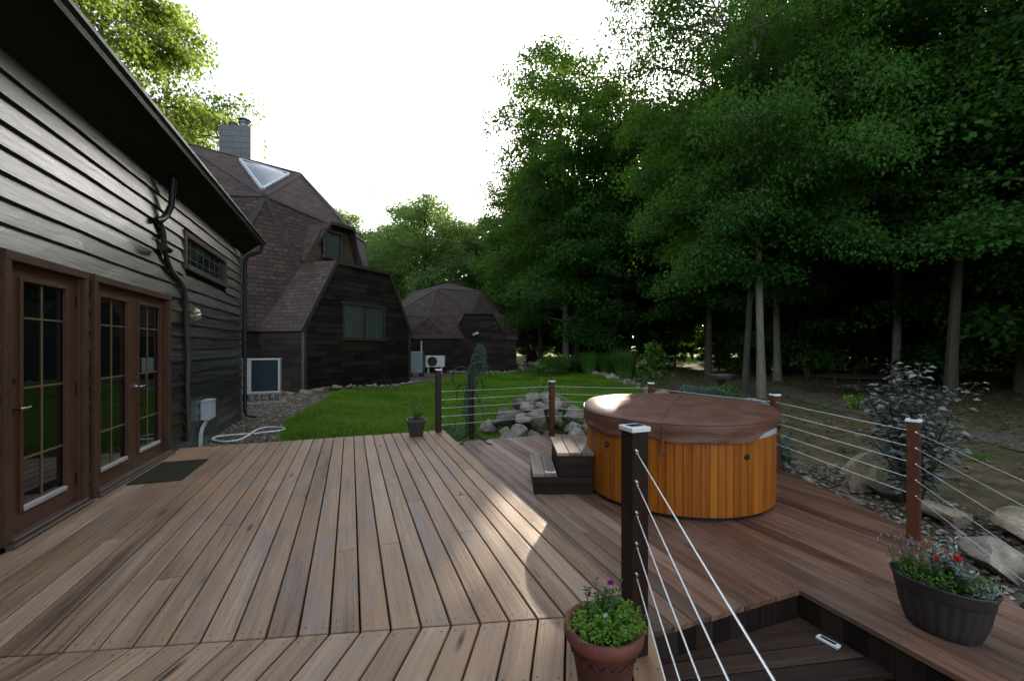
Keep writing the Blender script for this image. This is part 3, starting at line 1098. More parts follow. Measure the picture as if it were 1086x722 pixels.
def tub_steps():
    base = ahead((565 - 543) / 452 * 4.88, 4.88, ZL)
    t = thing('tub_steps', 'two tier wooden step box set against the hot tub', 'steps', base, -YAW)
    D = 0.88
    h1, h2 = 0.24, 0.48
    w1, w2 = 0.286, 0.42
    sb = MB()
    # side and front boards (local x right, y away)
    for (x0, x1, z0, z1) in ((0.0, w1 + w2, 0.002, h1 / 2), (0.0, w1 + w2, h1 / 2 + .003, h1 - .036), (w1, w1 + w2, h1 - .03, (h1 + h2) / 2 - .02), (w1, w1 + w2, (h1 + h2) / 2 - .017, h2 - .036)):
        sb.box(x0 + .012, x1 - .012, 0.012, 0.036, z0, z1, random.random())
        sb.box(x0 + .012, x1 - .012, D - .036, D - .012, z0, z1, random.random())
    for x, z0, z1 in ((0.012, 0.002, h1 - .036), (w1 + .012, h1 - .03, h2 - .036), (w1 + w2 - .036, 0.002, h2 - .036)):
        sb.box(x, x + .024, 0.037, D - .037, z0, z1, random.random())
    sb.build('side_panel', M['deck_dark'], t, 0.002)
    for k in range(2):
        mb = MB()
        mb.plank([(k * .144, 0), (k * .144 + .137, 0), (k * .144 + .137, D), (k * .144, D)], h1 - .034, h1, tone=random.random())
        mb.build('tread', M['step'], t)
    for k in range(3):
        mb = MB()
        x = w1 - .006 + k * .143
        mb.plank([(x, 0), (x + .136, 0), (x + .136, D), (x, D)], h2 - .034, h2, tone=random.random())
        mb.build('tread', M['step'], t)
    p = t.matrix_basis
    q = Matrix.Translation(base) @ Matrix.Rotation(-YAW, 4, 'Z') @ Vector((0.205, 0.055, h1))
    step_light('white rimmed solar light on the lower tread of the hot tub steps', q.x, q.y, q.z, -YAW)


tub_steps()


# ------------------------------------------------------------------ workshop wing with the doors
WX = -2.30
YE = 10.94
SO0, SO1, SOX = 3.5, 3.80, -1.97


def lap_rows(mb, o, ud, nd, z0, z1, exp, span_fn, holes=(), thick=0.02, split=None, wav=0.003):
    """lap boards: o origin (x,y), ud level direction, nd outward; span_fn(z) gives (s0,s1)"""
    z = z0
    U, N = Vector((*ud, 0)), Vector((*nd, 0))
    O = Vector((o[0], o[1], 0))
    while z < z1 - 0.01:
        zt = min(z1, z + exp)
        s0, s1 = span_fn((z + zt) / 2)
        iv = [(s0, s1)]
        for (a, b, c, d) in holes:
            if c < zt - 0.02 and d > z + 0.02:
                nv = []
                for (p, q) in iv:
                    if b <= p or a >= q: nv.append((p, q))
                    else:
                        if a > p + .01: nv.append((p, a))
                        if b < q - .01: nv.append((b, q))
                iv = nv
        for (p, q) in iv:
            xs = [p]
            if split:
                while xs[-1] < q - split[0]:
                    xs.append(min(q, xs[-1] + random.uniform(*split)))
                xs[-1] = q
            else:
                if q - p > 3 and random.random() < .6: xs.append(p + (q - p) * random.uniform(.3, .7))
                xs.append(q)
            for a, b in zip(xs, xs[1:]):
                tone = random.gauss(.5, .22)
                g = 0.0015
                ou, ov = random.uniform(0, 60), random.uniform(0, 60)
                dz = random.uniform(-.004, .004) if split else 0
                k = max(1, int((b - a) / .5))
                vs, uv, fs = [], [], []
                for i in range(k + 1):
                    s = a + g + (b - a - 2 * g) * i / k
                    w0 = random.uniform(-wav, wav)
                    th = thick + random.uniform(-.003, .003)
                    for (zz, off) in ((z + dz + w0, 0.0), (z + dz + w0, th), (zt + .02, 0.004)):
                        vs.append(O + U * s + N * off + Vector((0, 0, zz)))
                        uv.append((ou + s, ov + zz + off))
                for i in range(k):
                    a0, b0 = i * 3, i * 3 + 3
                    fs += [(a0, b0, b0 + 1, a0 + 1), (a0 + 1, b0 + 1, b0 + 2, a0 + 2)]
                if U.cross(Vector((0, 0, 1))).dot(N) < 0: fs = [tuple(reversed(f)) for f in fs]
                mb.add(vs, fs, uv, tone)
        z = zt


D1 = (4.02, 5.03, -0.02, 2.10)
D2 = (5.13, 6.95, -0.02, 2.10)
HW = (7.55, 9.72, 2.60, 3.10)


def workshop():
    t = thing('house_wing', 'dark stained wing with wide lap siding, glazed doors and deep eaves beside the deck', 'building', (WX, 6, 0))
    off = Vector((WX, 6, 0))

    def part(mb, name, mat, parent=t, bevel=0.0, seg=1):
        mb.v = [tuple(Vector(v) - off) for v in mb.v]
        return mb.build(name, mat, parent, bevel, seg)

    wl = MB()
    lap_rows(wl, (WX, 0), (0, 1), (1, 0), -0.38, SO0 + 0.05, 0.178, lambda z: (-4.0, YE), [D1, D2, HW], 0.034, None, 0.005)
    part(wl, 'siding', M['siding'])
    core = MB()
    core.box(-7.5, WX - 0.06, -4.0, YE - 0.01, -0.5, SO0 + .02)
    part(core, 'wall', M['siding'])
    cb = MB()
    cb.box(WX - 0.02, WX + 0.03, YE - .01, YE + .1, -0.35, SO0)
    part(cb, 'corner_board', M['siding'], bevel=.003)
    sf = MB()
    sf.face([(WX - .02, -4.3, SO0), (WX - .02, YE + .38, SO0), (SOX, YE + .38, SO1), (SOX, -4.3, SO1)][::-1])
    part(sf, 'soffit', M['soffit'])
    # roof slab over it
    rf = MB()
    prof = [(SOX, SO1 + .002), (SOX, SO1 + .1), (-4.9, 5.1), (-7.9, 3.9), (-7.9, 3.8), (WX - .02, SO0 + .06)]
    y0, y1 = -4.3, YE + .4
    vs = [(x, y0, z) for x, z in prof] + [(x, y1, z) for x, z in prof]
    n = len(prof)
    rf.add(vs, [tuple(range(n)), tuple(reversed(range(n, 2 * n)))] + [(i, i + n, (i + 1) % n + n, (i + 1) % n) for i in range(n)], [(v[1], v[0]) for v in vs])
    part(rf, 'roof', M['roof'])
    gt = MB()
    gp = [(0, -.005), (.075, -.005), (.085, .04), (.11, .075), (.11, .11), (.1, .11), (.098, .08), (.07, .04), (.0, .0)]
    gp = [(SOX + .003 + a, SO1 + b - .02) for a, b in gp]
    vs = [(x, y0, z) for x, z in gp] + [(x, y1, z) for x, z in gp]
    n = len(gp)
    gt.add(vs, [(i, (i + 1) % n, (i + 1) % n + n, i + n) for i in range(n)] + [tuple(range(n)), tuple(reversed(range(n, 2 * n)))], None)
    gt.box(SOX + .003, SOX + .112, y0, y0 + .02, SO1 - .02, SO1 + .09)
    gt.box(SOX + .003, SOX + .112, y1 - .004, y1 + .003, SO1 - .02, SO1 + .09)
    part(gt, 'gutter', M['gutter'])
    ds = MB()
    ds.tube([(SOX + .05, YE + .3, SO1 - .02), (SOX + .05, YE + .3, SO1 - .12), (SOX + .02, YE + .27, SO1 - .2), (WX + .16, YE + .12, SO0 - .02), (WX + .1, YE + .08, SO0 - .12), (WX + .09, YE + .07, SO0 - .3), (WX + .09, YE + .07, 0.0), (WX + .12, YE + .07, -.1), (WX + .32, YE + .1, -.15)], 0.04, 10)
    for z in (0.5, 1.6, 2.8):
        ds.box(WX + .0, WX + .135, YE + .02, YE + .12, z, z + .03)
    part(ds, 'downspout', M['gutter'])

    # door openings: frame + leaves
    def frame(y0, y1, z0, z1, mull=None):
        fb = MB()
        w = 0.062
        X0, X1 = WX - .03, WX + .055
        fb.box(X0, X1, y0, y0 + w, z0, z1)
        fb.box(X0, X1, y1 - w, y1, z0, z1)
        fb.box(X0, X1 + .004, y0 - .004, y1 + .004, z1 - w, z1 + .006)
        fb.box(X0, X1 - .03, y0 + w, y0 + w + .022, z0 + .03, z1 - w)
        fb.box(X0, X1 - .03, y1 - w - .022, y1 - w, z0 + .03, z1 - w)
        return fb

    def threshold(y0, y1):
        sb = MB()
        sb.box(WX - .02, WX + .10, y0, y1, -0.03, 0.028)
        sb.box(WX - .02, WX + .075, y0 + .05, y1 - .05, 0.029, 0.055)
        return sb

    def leaf(y0, y1, gy0, gy1, hy, hand, dead):
        X = WX - .002
        z0, z1, g0, g1 = 0.06, 2.035, 0.21, 1.93
        d = MB()
        d.box(X - .04, X + .004, y0, gy0, z0, z1)
        d.box(X - .04, X + .004, gy1, y1, z0, z1)
        d.box(X - .04, X + .004, gy0, gy1, z0, g0)
        d.box(X - .04, X + .004, gy0, gy1, g1, z1)
        do = part(d, 'door', M['door'], t)
        mo = MB()
        for (a, b, c, e) in ((gy0 - .015, gy0 + .018, g0 - .015, g1 + .015), (gy1 - .018, gy1 + .015, g0 - .015, g1 + .015), (gy0 + .018, gy1 - .018, g1 - .018, g1 + .015)):
            mo.box(X - .012, X + .018, a, b, c, e)
        part(mo, 'moulding', M['door'], do, .003)
        sl_ = MB()
        sl_.box(X - .012, X + .024, gy0 + .018, gy1 - .018, g0 - .015, g0 + .022)
        part(sl_, 'glass_sill', M['sill_light'], do, .003)
        gl = MB()
        gl.box(X - .022, X - .016, gy0, gy1, g0, g1)
        part(gl, 'glass', M['glass'], do)
        mu = MB()
        ym = (gy0 + gy1) / 2
        mu.box(X - .0155, X - .009, ym - .007, ym + .007, g0 + .01, g1 - .01)
        for z in (0.58, 1.11, 1.64):
            mu.box(X - .015, X - .0085, gy0 + .015, gy1 - .015, z - .007, z + .007)
        part(mu, 'glazing_bar', M['muntin'], do)
        if hand:
            h = MB()
            h.tube([(X + .003, hy, .97), (X + .018, hy, .97)], 0.028, 14)
            h.tube([(X + .018, hy, .97), (X + .055, hy, .97)], 0.011, 8)
            h.tube([(X + .055, hy - .005, .97), (X + .058, hy + .04, .972), (X + .055, hy + .085, .968), (X + .05, hy + .12, .975)], [.011, .0095, .008, .007], 8)
            if dead: h.tube([(X + .003, hy, 1.17), (X + .02, hy, 1.17)], 0.027, 14)
            part(h, 'handle', M['chrome'] if not dead else M['brass2'], do)
        hb = MB()
        hyy = y1 - .004 if hy < (y0 + y1) / 2 else y0 + .004
        for z in (0.25, 1.05, 1.82):
            hb.box(X + .003, X + .014, hyy - .012, hyy + .012, z - .05, z + .05)
        part(hb, 'hinge', M['gutter'], do)

    M['brass2'] = m_plain('old bronze handle', (0.16, 0.12, 0.09), 0.35, 0.5, 0.9, 0.15, 20, 0.05)
    fo = part(frame(*D1), 'door_frame', M['door_trim'], t, .004, 2)
    part(threshold(D1[0], D1[1]), 'threshold', M['trim'], fo, .003)
    fo = part(frame(*D2), 'door_frame', M['door_trim'], t, .004, 2)
    part(threshold(D2[0], D2[1]), 'threshold', M['trim'], fo, .003)
    leaf(D1[0] + .085, D1[1] - .085, 4.25, 4.80, D1[0] + .14, True, True)
    leaf(D2[0] + .085, 6.0, 5.30, 5.87, 5.9, False, False)
    leaf(6.005, D2[1] - .085, 6.12, 6.72, 6.055, True, False)
    # high window
    y0, y1, z0, z1 = HW
    wf = MB()
    X0, X1 = WX - .03, WX + .045
    wf.box(X0, X1, y0 - .05, y0 + .05, z0 - .03, z1 + .03)
    wf.box(X0, X1, y1 - .05, y1 + .05, z0 - .03, z1 + .03)
    wf.box(X0, X1 + .004, y0 + .05, y1 - .05, z1 - .05, z1 + .03)
    wf.box(X0, X1 + .012, y0 + .05, y1 - .05, z0 - .03, z0 + .05)
    wo = part(wf, 'window', M['trim'], t, .003)
    gl = MB()
    gl.box(WX - .012, WX - .004, y0 + .04, y1 - .04, z0 + .04, z1 - .04)
    part(gl, 'pane', M['glass_teal'], wo)
    mu = MB()
    for k in range(1, 7):
        yy = y0 + (y1 - y0) * k / 7
        mu.box(WX - .0035, WX + .002, yy - .006, yy + .006, z0 + .04, z1 - .04)
    for k in (1, 2):
        zz = z0 + (z1 - z0) * k / 3
        mu.box(WX - .003, WX + .0025, y0 + .04, y1 - .04, zz - .006, zz + .006)
    part(mu, 'glazing_bar', M['trim'], wo)


workshop()
WS = WX + 0.02


def wpt(y, z, o=0.02): return Vector((WS + o, y, z))


# fat conduit dropping from the eave, then the thin one running down the wall
mb = MB()
pts = [wpt(6.75, 3.62, .12), wpt(6.78, 3.42, .1), wpt(6.78, 3.27, .09), wpt(6.72, 3.12, .06), wpt(6.6, 3.03, .05), wpt(6.48, 2.98, .03)]
mb.tube(pts, 0.038, 10)
tag(mb.build('eave_pipe', M['black']), 'fat black pipe bending out from under the eave', 'pipe')
mb = MB()
pts = [wpt(6.62, 3.02), wpt(6.70, 2.9, .03), wpt(6.74, 2.75, .03), wpt(6.80, 2.58, .03), wpt(6.95, 2.45, .03), wpt(7.25, 2.36, .03), wpt(7.45, 2.25, .03), wpt(7.52, 2.05, .03), wpt(7.55, 1.7, .03), wpt(7.6, 1.2, .03), wpt(7.56, .85, .03), wpt(7.58, .4, .03), wpt(7.6, .03, .03)]
mb.tube(pts, 0.03, 8)
mb2 = MB()
mb2.tube([p + Vector((0.0, -.07 - .02 * math.sin(i), 0.02)) for i, p in enumerate(pts)], 0.012, 6)
t = thing('wall_conduit', 'dark conduit zigzagging down the siding past the wall lamp', 'conduit', wpt(7.6, 0))
for m_, nm in ((mb, 'pipe'), (mb2, 'wire')):
    m_.v = [tuple(Vector(v) - wpt(7.6, 0)) for v in m_.v]
    m_.build(nm, M['trim'] if nm == 'pipe' else M['black'], t)

# spotlight on a bracket
t = thing('spotlight', 'small black spotlight on a stubby arm high on the siding', 'spotlight', wpt(6.55, 2.66))
mb = MB()
mb.tube([(0, .1, 0), (.05, .08, 0), (.09, 0.02, 0)], 0.014, 8)
mb.tube([(-.015, .1, 0), (0.01, .1, 0)], 0.05, 12)
mb.build('bracket', M['black'], t)
mb = MB()
mb.tube([(.09, .1, .0), (.1, -.12, -.0)], [0.04, 0.048], 12)
mb.tube([(.1, -.12, .0), (.102, -.15, -.004)], [0.05, 0.052], 12)
mb.build('lamp_head', M['black'], t)
mb = MB()
mb.tube([(.09, -.1, .03), (.09, -.2, .02), (.09, -.3, .05), (.08, -.37, .03)], 0.01, 6)
mb.build('sensor_arm', M['black'], t)

# jelly jar lamp
t = thing('wall_lamp', 'brass wall lamp with a clear glass jar on the siding', 'wall lamp', wpt(7.55, 1.90, 0))
mb = MB()
mb.tube([(0, 0, .05), (.02, 0, .05)], 0.055, 16)
mb.tube([(.02, 0, .05), (.08, 0, .06), (.125, 0, .05)], 0.014, 8)
mb.build('wall_plate', M['brass'], t)
mb = MB()
mb.lathe([(.012, .1), (.05, .075), (.075, .035), (.078, .02), (.06, .02)], 20, (.125, 0, 0))
mb.build('lamp_cap', M['brass'], t)
mb = MB()
mb.lathe([(.06, .02), (.085, -.01), (.08, -.05), (.05, -.085), (.02, -.095), (.001, -.096)], 20, (.125, 0, 0))
mb.build('glass_jar', M['lampglass'], t)
mb = MB()
mb.lathe([(.001, -.06), (.02, -.05), (.028, -.02), (.02, .02)], 12, (.125, 0, 0))
mb.build('bulb', M['white'], t)

# electric box with its pipes
t = thing('electrical_box', 'pale grey electrical box low on the siding near the corner', 'electrical box', wpt(8.40, 0.23, 0))
mb = MB()
mb.box(0.0, .13, -.16, .16, 0, .31)
mb.build('housing', M['grey_box'], t, 0.008, 2)
mb = MB()
mb.box(-.0, .142, -.168, .168, .3, .32)
mb.box(.131, .137, -.14, .14, .02, .285)
mb.build('cover', M['grey_box'], t, 0.004, 2)
mb = MB()
mb.tube([(.06, -.05, .0), (.06, -.07, -.05), (.05, -.2, -.12), (.05, -.27, -.2), (.05, -.29, -.42)], 0.017, 8)
mb.tube([(.06, -.1, .0), (.06, -.15, -.03), (.05, -.28, -.09), (.05, -.36, -.18), (.05, -.38, -.42)], 0.014, 8)
mb.build('pipe', M['grey_box'], t)

# doormat
M['mat'] = m_plain('olive doormat', (0.052, 0.048, 0.03), 0.95, 0.1, 0, 0.4, 60, 1.0)
mb = MB()
for i in range(1):
    mb.obox((-1.92, 5.94, 0.007), (0.24, 0, 0), (0, 0.44, 0), (0, 0, 0.007))
tag(mb.build('doormat', M['mat'], None, 0.004, 2), 'worn olive doormat lying before the double doors', 'doormat')
mb = MB()
for i in range(26):
    y = 5.51 + .86 * i / 25
    mb.obox((-1.92, y, 0.0145), (0.235, 0, 0), (0, 0.011, 0), (0, 0, 0.0025))
o = mb.build('ribs', M['mat'], bpy.data.objects['doormat'])

# white hose on the gravel
mb = MB()
pts = []
C0 = Vector((-1.62, 8.75))
for k in range(90):
    a = k / 89 * 2 * PI * 1.05
    p = Vector((-1.45 + .0, 8.9))
    x = 0.62 * math.sin(a)
    y = 0.34 * math.sin(2 * a) * 0.9 + 0.1 * math.sin(a)
    d1 = Vector((0.78, 0.62))
    d2 = Vector((-0.62, 0.78))
    q = Vector((-1.72, 9.0)) + d1 * x + d2 * y
    pts.append((q.x, q.y, gz(q.x, q.y) + 0.035 + 0.012 * (1 if 20 < k < 40 else 0)))
mb.tube(pts, 0.016, 8)
tag(mb.build('garden_hose', M['hose']), 'white hose looped in a figure eight on the gravel', 'hose')


# ------------------------------------------------------------------ dome houses
def dome_verts(C, R, az0, latcut):
    """hub points of a two-frequency dome: apex, then rings; az0 radians is the direction of one hex hub"""
    def P(az, lat):
        return C + Vector((math.cos(az) * math.cos(lat), math.sin(az) * math.cos(lat), math.sin(lat))) * R
    a36 = R_(36)
    ap = P(0, PI / 2)
    r1 = [P(az0 + a36 + k * 2 * a36, R_(58.3)) for k in range(5)]
    r2 = [P(az0 + k * a36, R_(31.7) if k % 2 == 0 else R_(26.6)) for k in range(10)]
    r3 = [P(az0 + R_(18) + k * a36, R_(latcut)) for k in range(10)]
    return ap, r1, r2, r3


def dome_faces(ap, r1, r2, r3):
    F = []
    for k in range(5):
        F.append((ap, r1[k], r1[(k + 1) % 5]))
        F.append((r1[k], r2[(2 * k) % 10], r2[(2 * k + 1) % 10]))
        F.append((r1[k], r2[(2 * k + 1) % 10], r2[(2 * k + 2) % 10]))
        F.append((r1[(k + 1) % 5], r1[k], r2[(2 * k + 2) % 10]))
    for k in range(10):
        F.append((r2[k], r3[k], r2[(k + 1) % 10]))
        F.append((r2[k], r3[(k - 1) % 10], r3[k]))
    return F


def dome_shell(t, off, C, R, az0, latcut, zg):
    ap, r1, r2, r3 = dome_verts(C, R, az0, latcut)
    F = dome_faces(ap, r1, r2, r3)
    mb = MB()
    for f in F:
        a, b, c = f
        n = (b - a).cross(c - a)
        if n.dot((a + b + c) / 3 - C) < 0: a, b, c = a, c, b
        mb.face([a - off, b - off, c - off], uvo=(random.uniform(0, 9), 0))
    mb.build('roof', M['roof'], t)
    cap = MB()
    seen = set()
    for f in F:
        for i in range(3):
            a, b = f[i], f[(i + 1) % 3]
            key = tuple(sorted((tuple(round(q, 2) for q in a), tuple(round(q, 2) for q in b))))
            if key in seen: continue
            seen.add(key)
            mid = ((a + b) / 2 - C).normalized()
            cap.bar(a - off + mid * .008, b - off + mid * .008, 0.2, 0.022, mid, random.random())
    cap.build('ridge_cap', M['ridge'], t)
    # riser wall under the eave, facets of lapped shakes
    wl = MB()
    for k in range(10):
        a, b = r3[k].copy(), r3[(k + 1) % 10].copy()
        cc = Vector((C.x, C.y, 0))
        a2, b2 = cc + (Vector((a.x, a.y, 0)) - cc) * .975, cc + (Vector((b.x, b.y, 0)) - cc) * .975
        u = (b2 - a2)
        L = u.length
        u.normalize()
        nd = Vector((u.y, -u.x, 0))
        if nd.dot(a2 - cc) < 0: nd = -nd
        lap_rows(wl, (a2.x - off.x, a2.y - off.y), (u.x, u.y), (nd.x, nd.y), zg, r3[0].z - off.z - .02, 0.2, lambda z: (0, L), (), 0.018, (.5, 1.6))
    wl.build('wall', M['wallshake'], t)
    sf = MB()
    cc = Vector((C.x, C.y, r3[0].z))
    for k in range(10):
        a, b = r3[k], r3[(k + 1) % 10]
        sf.face([a - off - Vector((0, 0, .01)), b - off - Vector((0, 0, .01)), cc + (b - cc) * .94 - off - Vector((0, 0, .01)), cc + (a - cc) * .94 - off - Vector((0, 0, .01))])
    sf.build('soffit', M['soffit'], t)
    return ap, r1, r2, r3


def extrude_roof(mb, prof, O, U, N, k0, k1, lip=0.0):
    """roof planes swept from k0 (front) back to k1, prof = (s,z) list"""
    for (s0, z0), (s1, z1) in zip(prof, prof[1:]):
        a = O + U * s0 - N * k0 + Vector((0, 0, z0))
        b = O + U * s1 - N * k0 + Vector((0, 0, z1))
        c = O + U * s1 - N * k1 + Vector((0, 0, z1))
        d = O + U * s0 - N * k1 + Vector((0, 0, z0))
        mb.face([a, b, c, d][::-1] if (b - a).cross(d - a).z < 0 else [a, b, c, d])


def big_dome():
    A = Vector((-1.56, 16.74, 0))
    e = Vector((0.67, 0.742, 0)).normalized()
    n = Vector((e.y, -e.x, 0))
    C = Vector((-5.58, 24.60, 3.39))
    off = Vector((C.x, C.y, 0))
    t = thing('dome_house', 'large dark geodesic house with shingled facets, chimney and a boxy front bay', 'house', off)
    naz = math.atan2(n.y, n.x)
    ap, r1, r2, r3 = dome_shell(t, off, C, 7.42, naz - R_(24.95), -10.0, -0.4)
    O = A - off
    # bay: roof swept back into the dome
    prof = [(-.12, 2.06), (1.5, 4.78), (4.72, 4.85), (6.47, 2.06)]
    rb = MB()
    extrude_roof(rb, prof, O, e, n, -.1, 6.5)
    rb.build('bay_roof', M['roof'], t)
    fas = MB()
    up = Vector((0, 0, 1))
    for (s0, z0), (s1, z1) in zip(prof, prof[1:]):
        p, q = O + e * s0 + n * .085 + up * (z0 - .07), O + e * s1 + n * .085 + up * (z1 - .07)
        dd = (q - p).normalized()
        fas.bar(p - dd * .03, q + dd * .03, .035, .15, n.cross(dd))
    fas.bar(O + e * 0.0 + n * .03 + up * -.4, O + e * 0.0 + n * .03 + up * 2.1, .12, .12, n)
    fas.bar(O + e * 6.33 + n * .03 + up * -.4, O + e * 6.33 + n * .03 + up * 2.1, .1, .1, n)
    fas.bar(O + e * -.1 + up * 2.05 - n * -.06, O + e * -.1 + up * 2.05 - n * 5, .03, .12, up)
    fas.build('fascia', M['trim2'], t)
    wl = MB()

    def spn(z):
        if z < 2.1: return (0, 6.35)
        f = (z - 2.06) / (4.78 - 2.06)
        return (-.12 + 1.62 * f + .06, 6.47 - 1.75 * f - .06)

    wy0, wy1, wz0, wz1 = 1.86, 4.46, 1.72, 3.2
    lap_rows(wl, (O.x, O.y), (e.x, e.y), (n.x, n.y), -0.42, 4.76, 0.215, spn, [(wy0, wy1, wz0, wz1)], 0.022, (0.4, 1.5), .004)
    # side wall of the bay
    lap_rows(wl, (O.x - n.x * 6, O.y - n.y * 6), (n.x, n.y), (-e.x, -e.y), -0.42, 2.1, 0.215, lambda z: (0, 6.0), (), 0.022, (0.4, 1.5), .004)
    q = O + e * 6.35
    lap_rows(wl, (q.x - n.x * 6, q.y - n.y * 6), (n.x, n.y), (e.x, e.y), -0.42, 2.1, 0.215, lambda z: (0, 6.0), (), 0.022, (0.4, 1.5), .004)
    # solid backing so no light leaks through
    wl.face([O - n * .3 + up * -.4, O + e * 6.35 - n * .3 + up * -.4, O + e * 6.35 - n * .3 + up * 2.06, O + e * 4.7 - n * .3 + up * 4.76, O + e * 1.5 - n * .3 + up * 4.76, O - n * .3 + up * 2.06])
    wl.build('bay_wall', M['wallshake'], t)

    def window(s0, s1, z0, z1, k, panes, name='window', base=O):
        fb = MB()

        def rect(a, b, c, d, o0, o1):
            cc = base + e * (a + b) / 2 + n * ((o0 + o1) / 2 - k) + up * (c + d) / 2
            fb.obox(cc, e * (b - a) / 2, n * (o1 - o0) / 2, up * (d - c) / 2)

        w_ = .08
        rect(s0, s0 + w_, z0, z1, -.04, .05)
        rect(s1 - w_, s1, z0, z1, -.04, .05)
        rect(s0 - .06, s1 + .06, z1 - w_, z1 + .03, -.04, .07)
        rect(s0 - .06, s1 + .06, z0 - .03, z0 + w_, -.04, .08)
        for i in range(1, panes):
            sm = s0 + (s1 - s0) * i / panes
            rect(sm - .035, sm + .035, z0 + w_, z1 - w_, -.03, .04)
        fo = fb.build(name, M['trim2'], t, .004)
        gb = MB()
        cc = base + e * (s0 + s1) / 2 + n * (.0 - k) + up * (z0 + z1) / 2
        a_, b_ = e * (s1 - s0 - .1) / 2, up * (z1 - z0 - .1) / 2
        gb.face([cc - a_ - b_, cc + a_ - b_, cc + a_ + b_, cc - a_ + b_])
        gb.build('pane', M['winglass'], fo)
        cu = MB()                                      # pleated curtain just behind the glass
        N_ = 120
        vs, uv, fs = [], [], []
        for i in range(N_ + 1):
            s = s0 + .06 + (s1 - s0 - .12) * i / N_
            o = -.07 + .03 * math.sin(i * .9) + .012 * math.sin(i * 2.3)
            for zz in (z0 + .05, z1 - .05):
                vs.append(base + e * s + n * (o - k) + up * zz)
                uv.append((zz, s * 8))
        for i in range(N_): fs.append((2 * i, 2 * i + 2, 2 * i + 3, 2 * i + 1))
        cu.add(vs, fs, uv, .5, 0, True)
        cu.build('curtain', M['curtain'], fo)
        bk = MB()
        bk.obox(cc - n * .16, e * (s1 - s0) / 2, n * .01, up * (z1 - z0) / 2)
        bk.build('blind_back', M['soffit'], fo)

    window(wy0, wy1, wz0, wz1, 0, 2)
    # dormer hood higher up
    hp = [(1.5, 4.88, 1.45), (2.05, 6.5, .72), (3.35, 6.58, .72), (4.35, 4.95, 1.45)]
    hb = MB()
    hf = MB()
    for (s0, z0, k0), (s1, z1, k1) in zip(hp, hp[1:]):
        a, b = O + e * s0 - n * k0 + up * z0, O + e * s1 - n * k1 + up * z1
        c, d_ = O + e * s1 - n * 6 + up * z1, O + e * s0 - n * 6 + up * z0
        hb.face([d_, c, b, a] if (b - a).cross(d_ - a).z < 0 else [a, b, c, d_])
        dr = (b - a).normalized()
        hf.bar(a - up * .05 + dr * .0, b - up * .05, .04, .13, n.cross(dr))
    hb.build('dormer_roof', M['roof'], t)
    hf.build('dormer_fascia', M['trim2'], t)
    hw = MB()
    b0 = O - n * 1.14
    hw.face([b0 + e * 1.0 + up * 4.7, b0 + e * 4.0 + up * 4.7, b0 + e * 3.32 + up * 6.54, b0 + e * 2.08 + up * 6.46])
    hw.build('dormer_wall', M['trim'], t)
    window(1.9, 2.85, 5.05, 6.2, .97, 1)
    # triangular skylight, slightly proud of its facet
    v, l, r = r2[0], r1[4], r1[0]
    ctr = (v + l + r) / 3
    nn = (l - v).cross(r - v).normalized()
    if nn.dot(ctr - C) < 0: nn = -nn
    P3 = [v * .88 + l * .06 + r * .06, l * .5 + r * .38 + v * .12, r * .76 + v * .18 + l * .06]
    fb = MB()
    for i in range(3):
        fb.bar(P3[i] - off + nn * .05, P3[(i + 1) % 3] - off + nn * .05, .09, .12, nn)
    so_ = fb.build('skylight', M['grey_box'], t, .01)
    gb = MB()
    K = 8
    vs, fs, idx = [], [], {}
    for i in range(K + 1):
        for j in range(K + 1 - i):
            a, b = i / K, j / K
            c = 1 - a - b
            p = P3[0] * a + P3[1] * b + P3[2] * c
            bul = .13 * (27 * a * b * c) ** .6
            idx[(i, j)] = len(vs)
            vs.append(p - off + nn * (.08 + bul))
    for i in range(K):
        for j in range(K - i):
            fs.append((idx[(i, j)], idx[(i + 1, j)], idx[(i, j + 1)]))
            if j < K - i - 1: fs.append((idx[(i + 1, j)], idx[(i + 1, j + 1)], idx[(i, j + 1)]))
    gb.add(vs, fs, None, .5, 0, True)
    gb.build('glazing', M['skylight'], so_)
    # chimney
    cc = Vector((-5.0, 24.3, 0)) - off
    ca = R_(-106)
    x = Vector((math.cos(ca), math.sin(ca), 0))
    y = Vector((-x.y, x.x, 0))
    cb = MB()
    hx, hy = .62, .72
    cor = [cc - x * hx - y * hy, cc + x * hx - y * hy, cc + x * hx + y * hy, cc - x * hx + y * hy]
    for i in range(4):
        p, q = cor[i], cor[(i + 1) % 4]
        cb.face([p + up * 9.6, q + up * 9.6, q + up * 12.0, p + up * 12.0])
    cb.face([p + up * 12.0 for p in cor])
    co = cb.build('chimney', M['chimney'], t)
    fl = MB()
    for (o, r_, h) in ((-.12, .26, .62), (.4, .2, .4)):
        p = cc + y * o * -1.0
        fl.tube([p + up * 11.99, p + up * (12.01 + h * .6)], r_ * .8, 14)
        fl.tube([p + up * (12.01 + h * .6), p + up * (12.01 + h * .66)], r_ * 1.05, 14)
        fl.tube([p + up * (12.01 + h * .66), p + up * (12.01 + h * .85)], r_ * .65, 14)
        fl.tube([p + up * (12.01 + h * .85), p + up * (12.01 + h)], [r_ * 1.15, r_ * .7], 14)
    fl.build('flue', M['grey_box2'], co)


M['trim2'] = m_wood('dark trim', [(0.02, 0.016, 0.013), (0.035, 0.028, 0.023), (0.055, 0.045, 0.038)], (0.5, 0.7), 0, None, 10, 0.2)
M['grey_box2'] = m_plain('blue grey metal flue', (0.17, 0.2, 0.215), 0.45, 0.5, 0.3, 0.2, 6, 0.1)


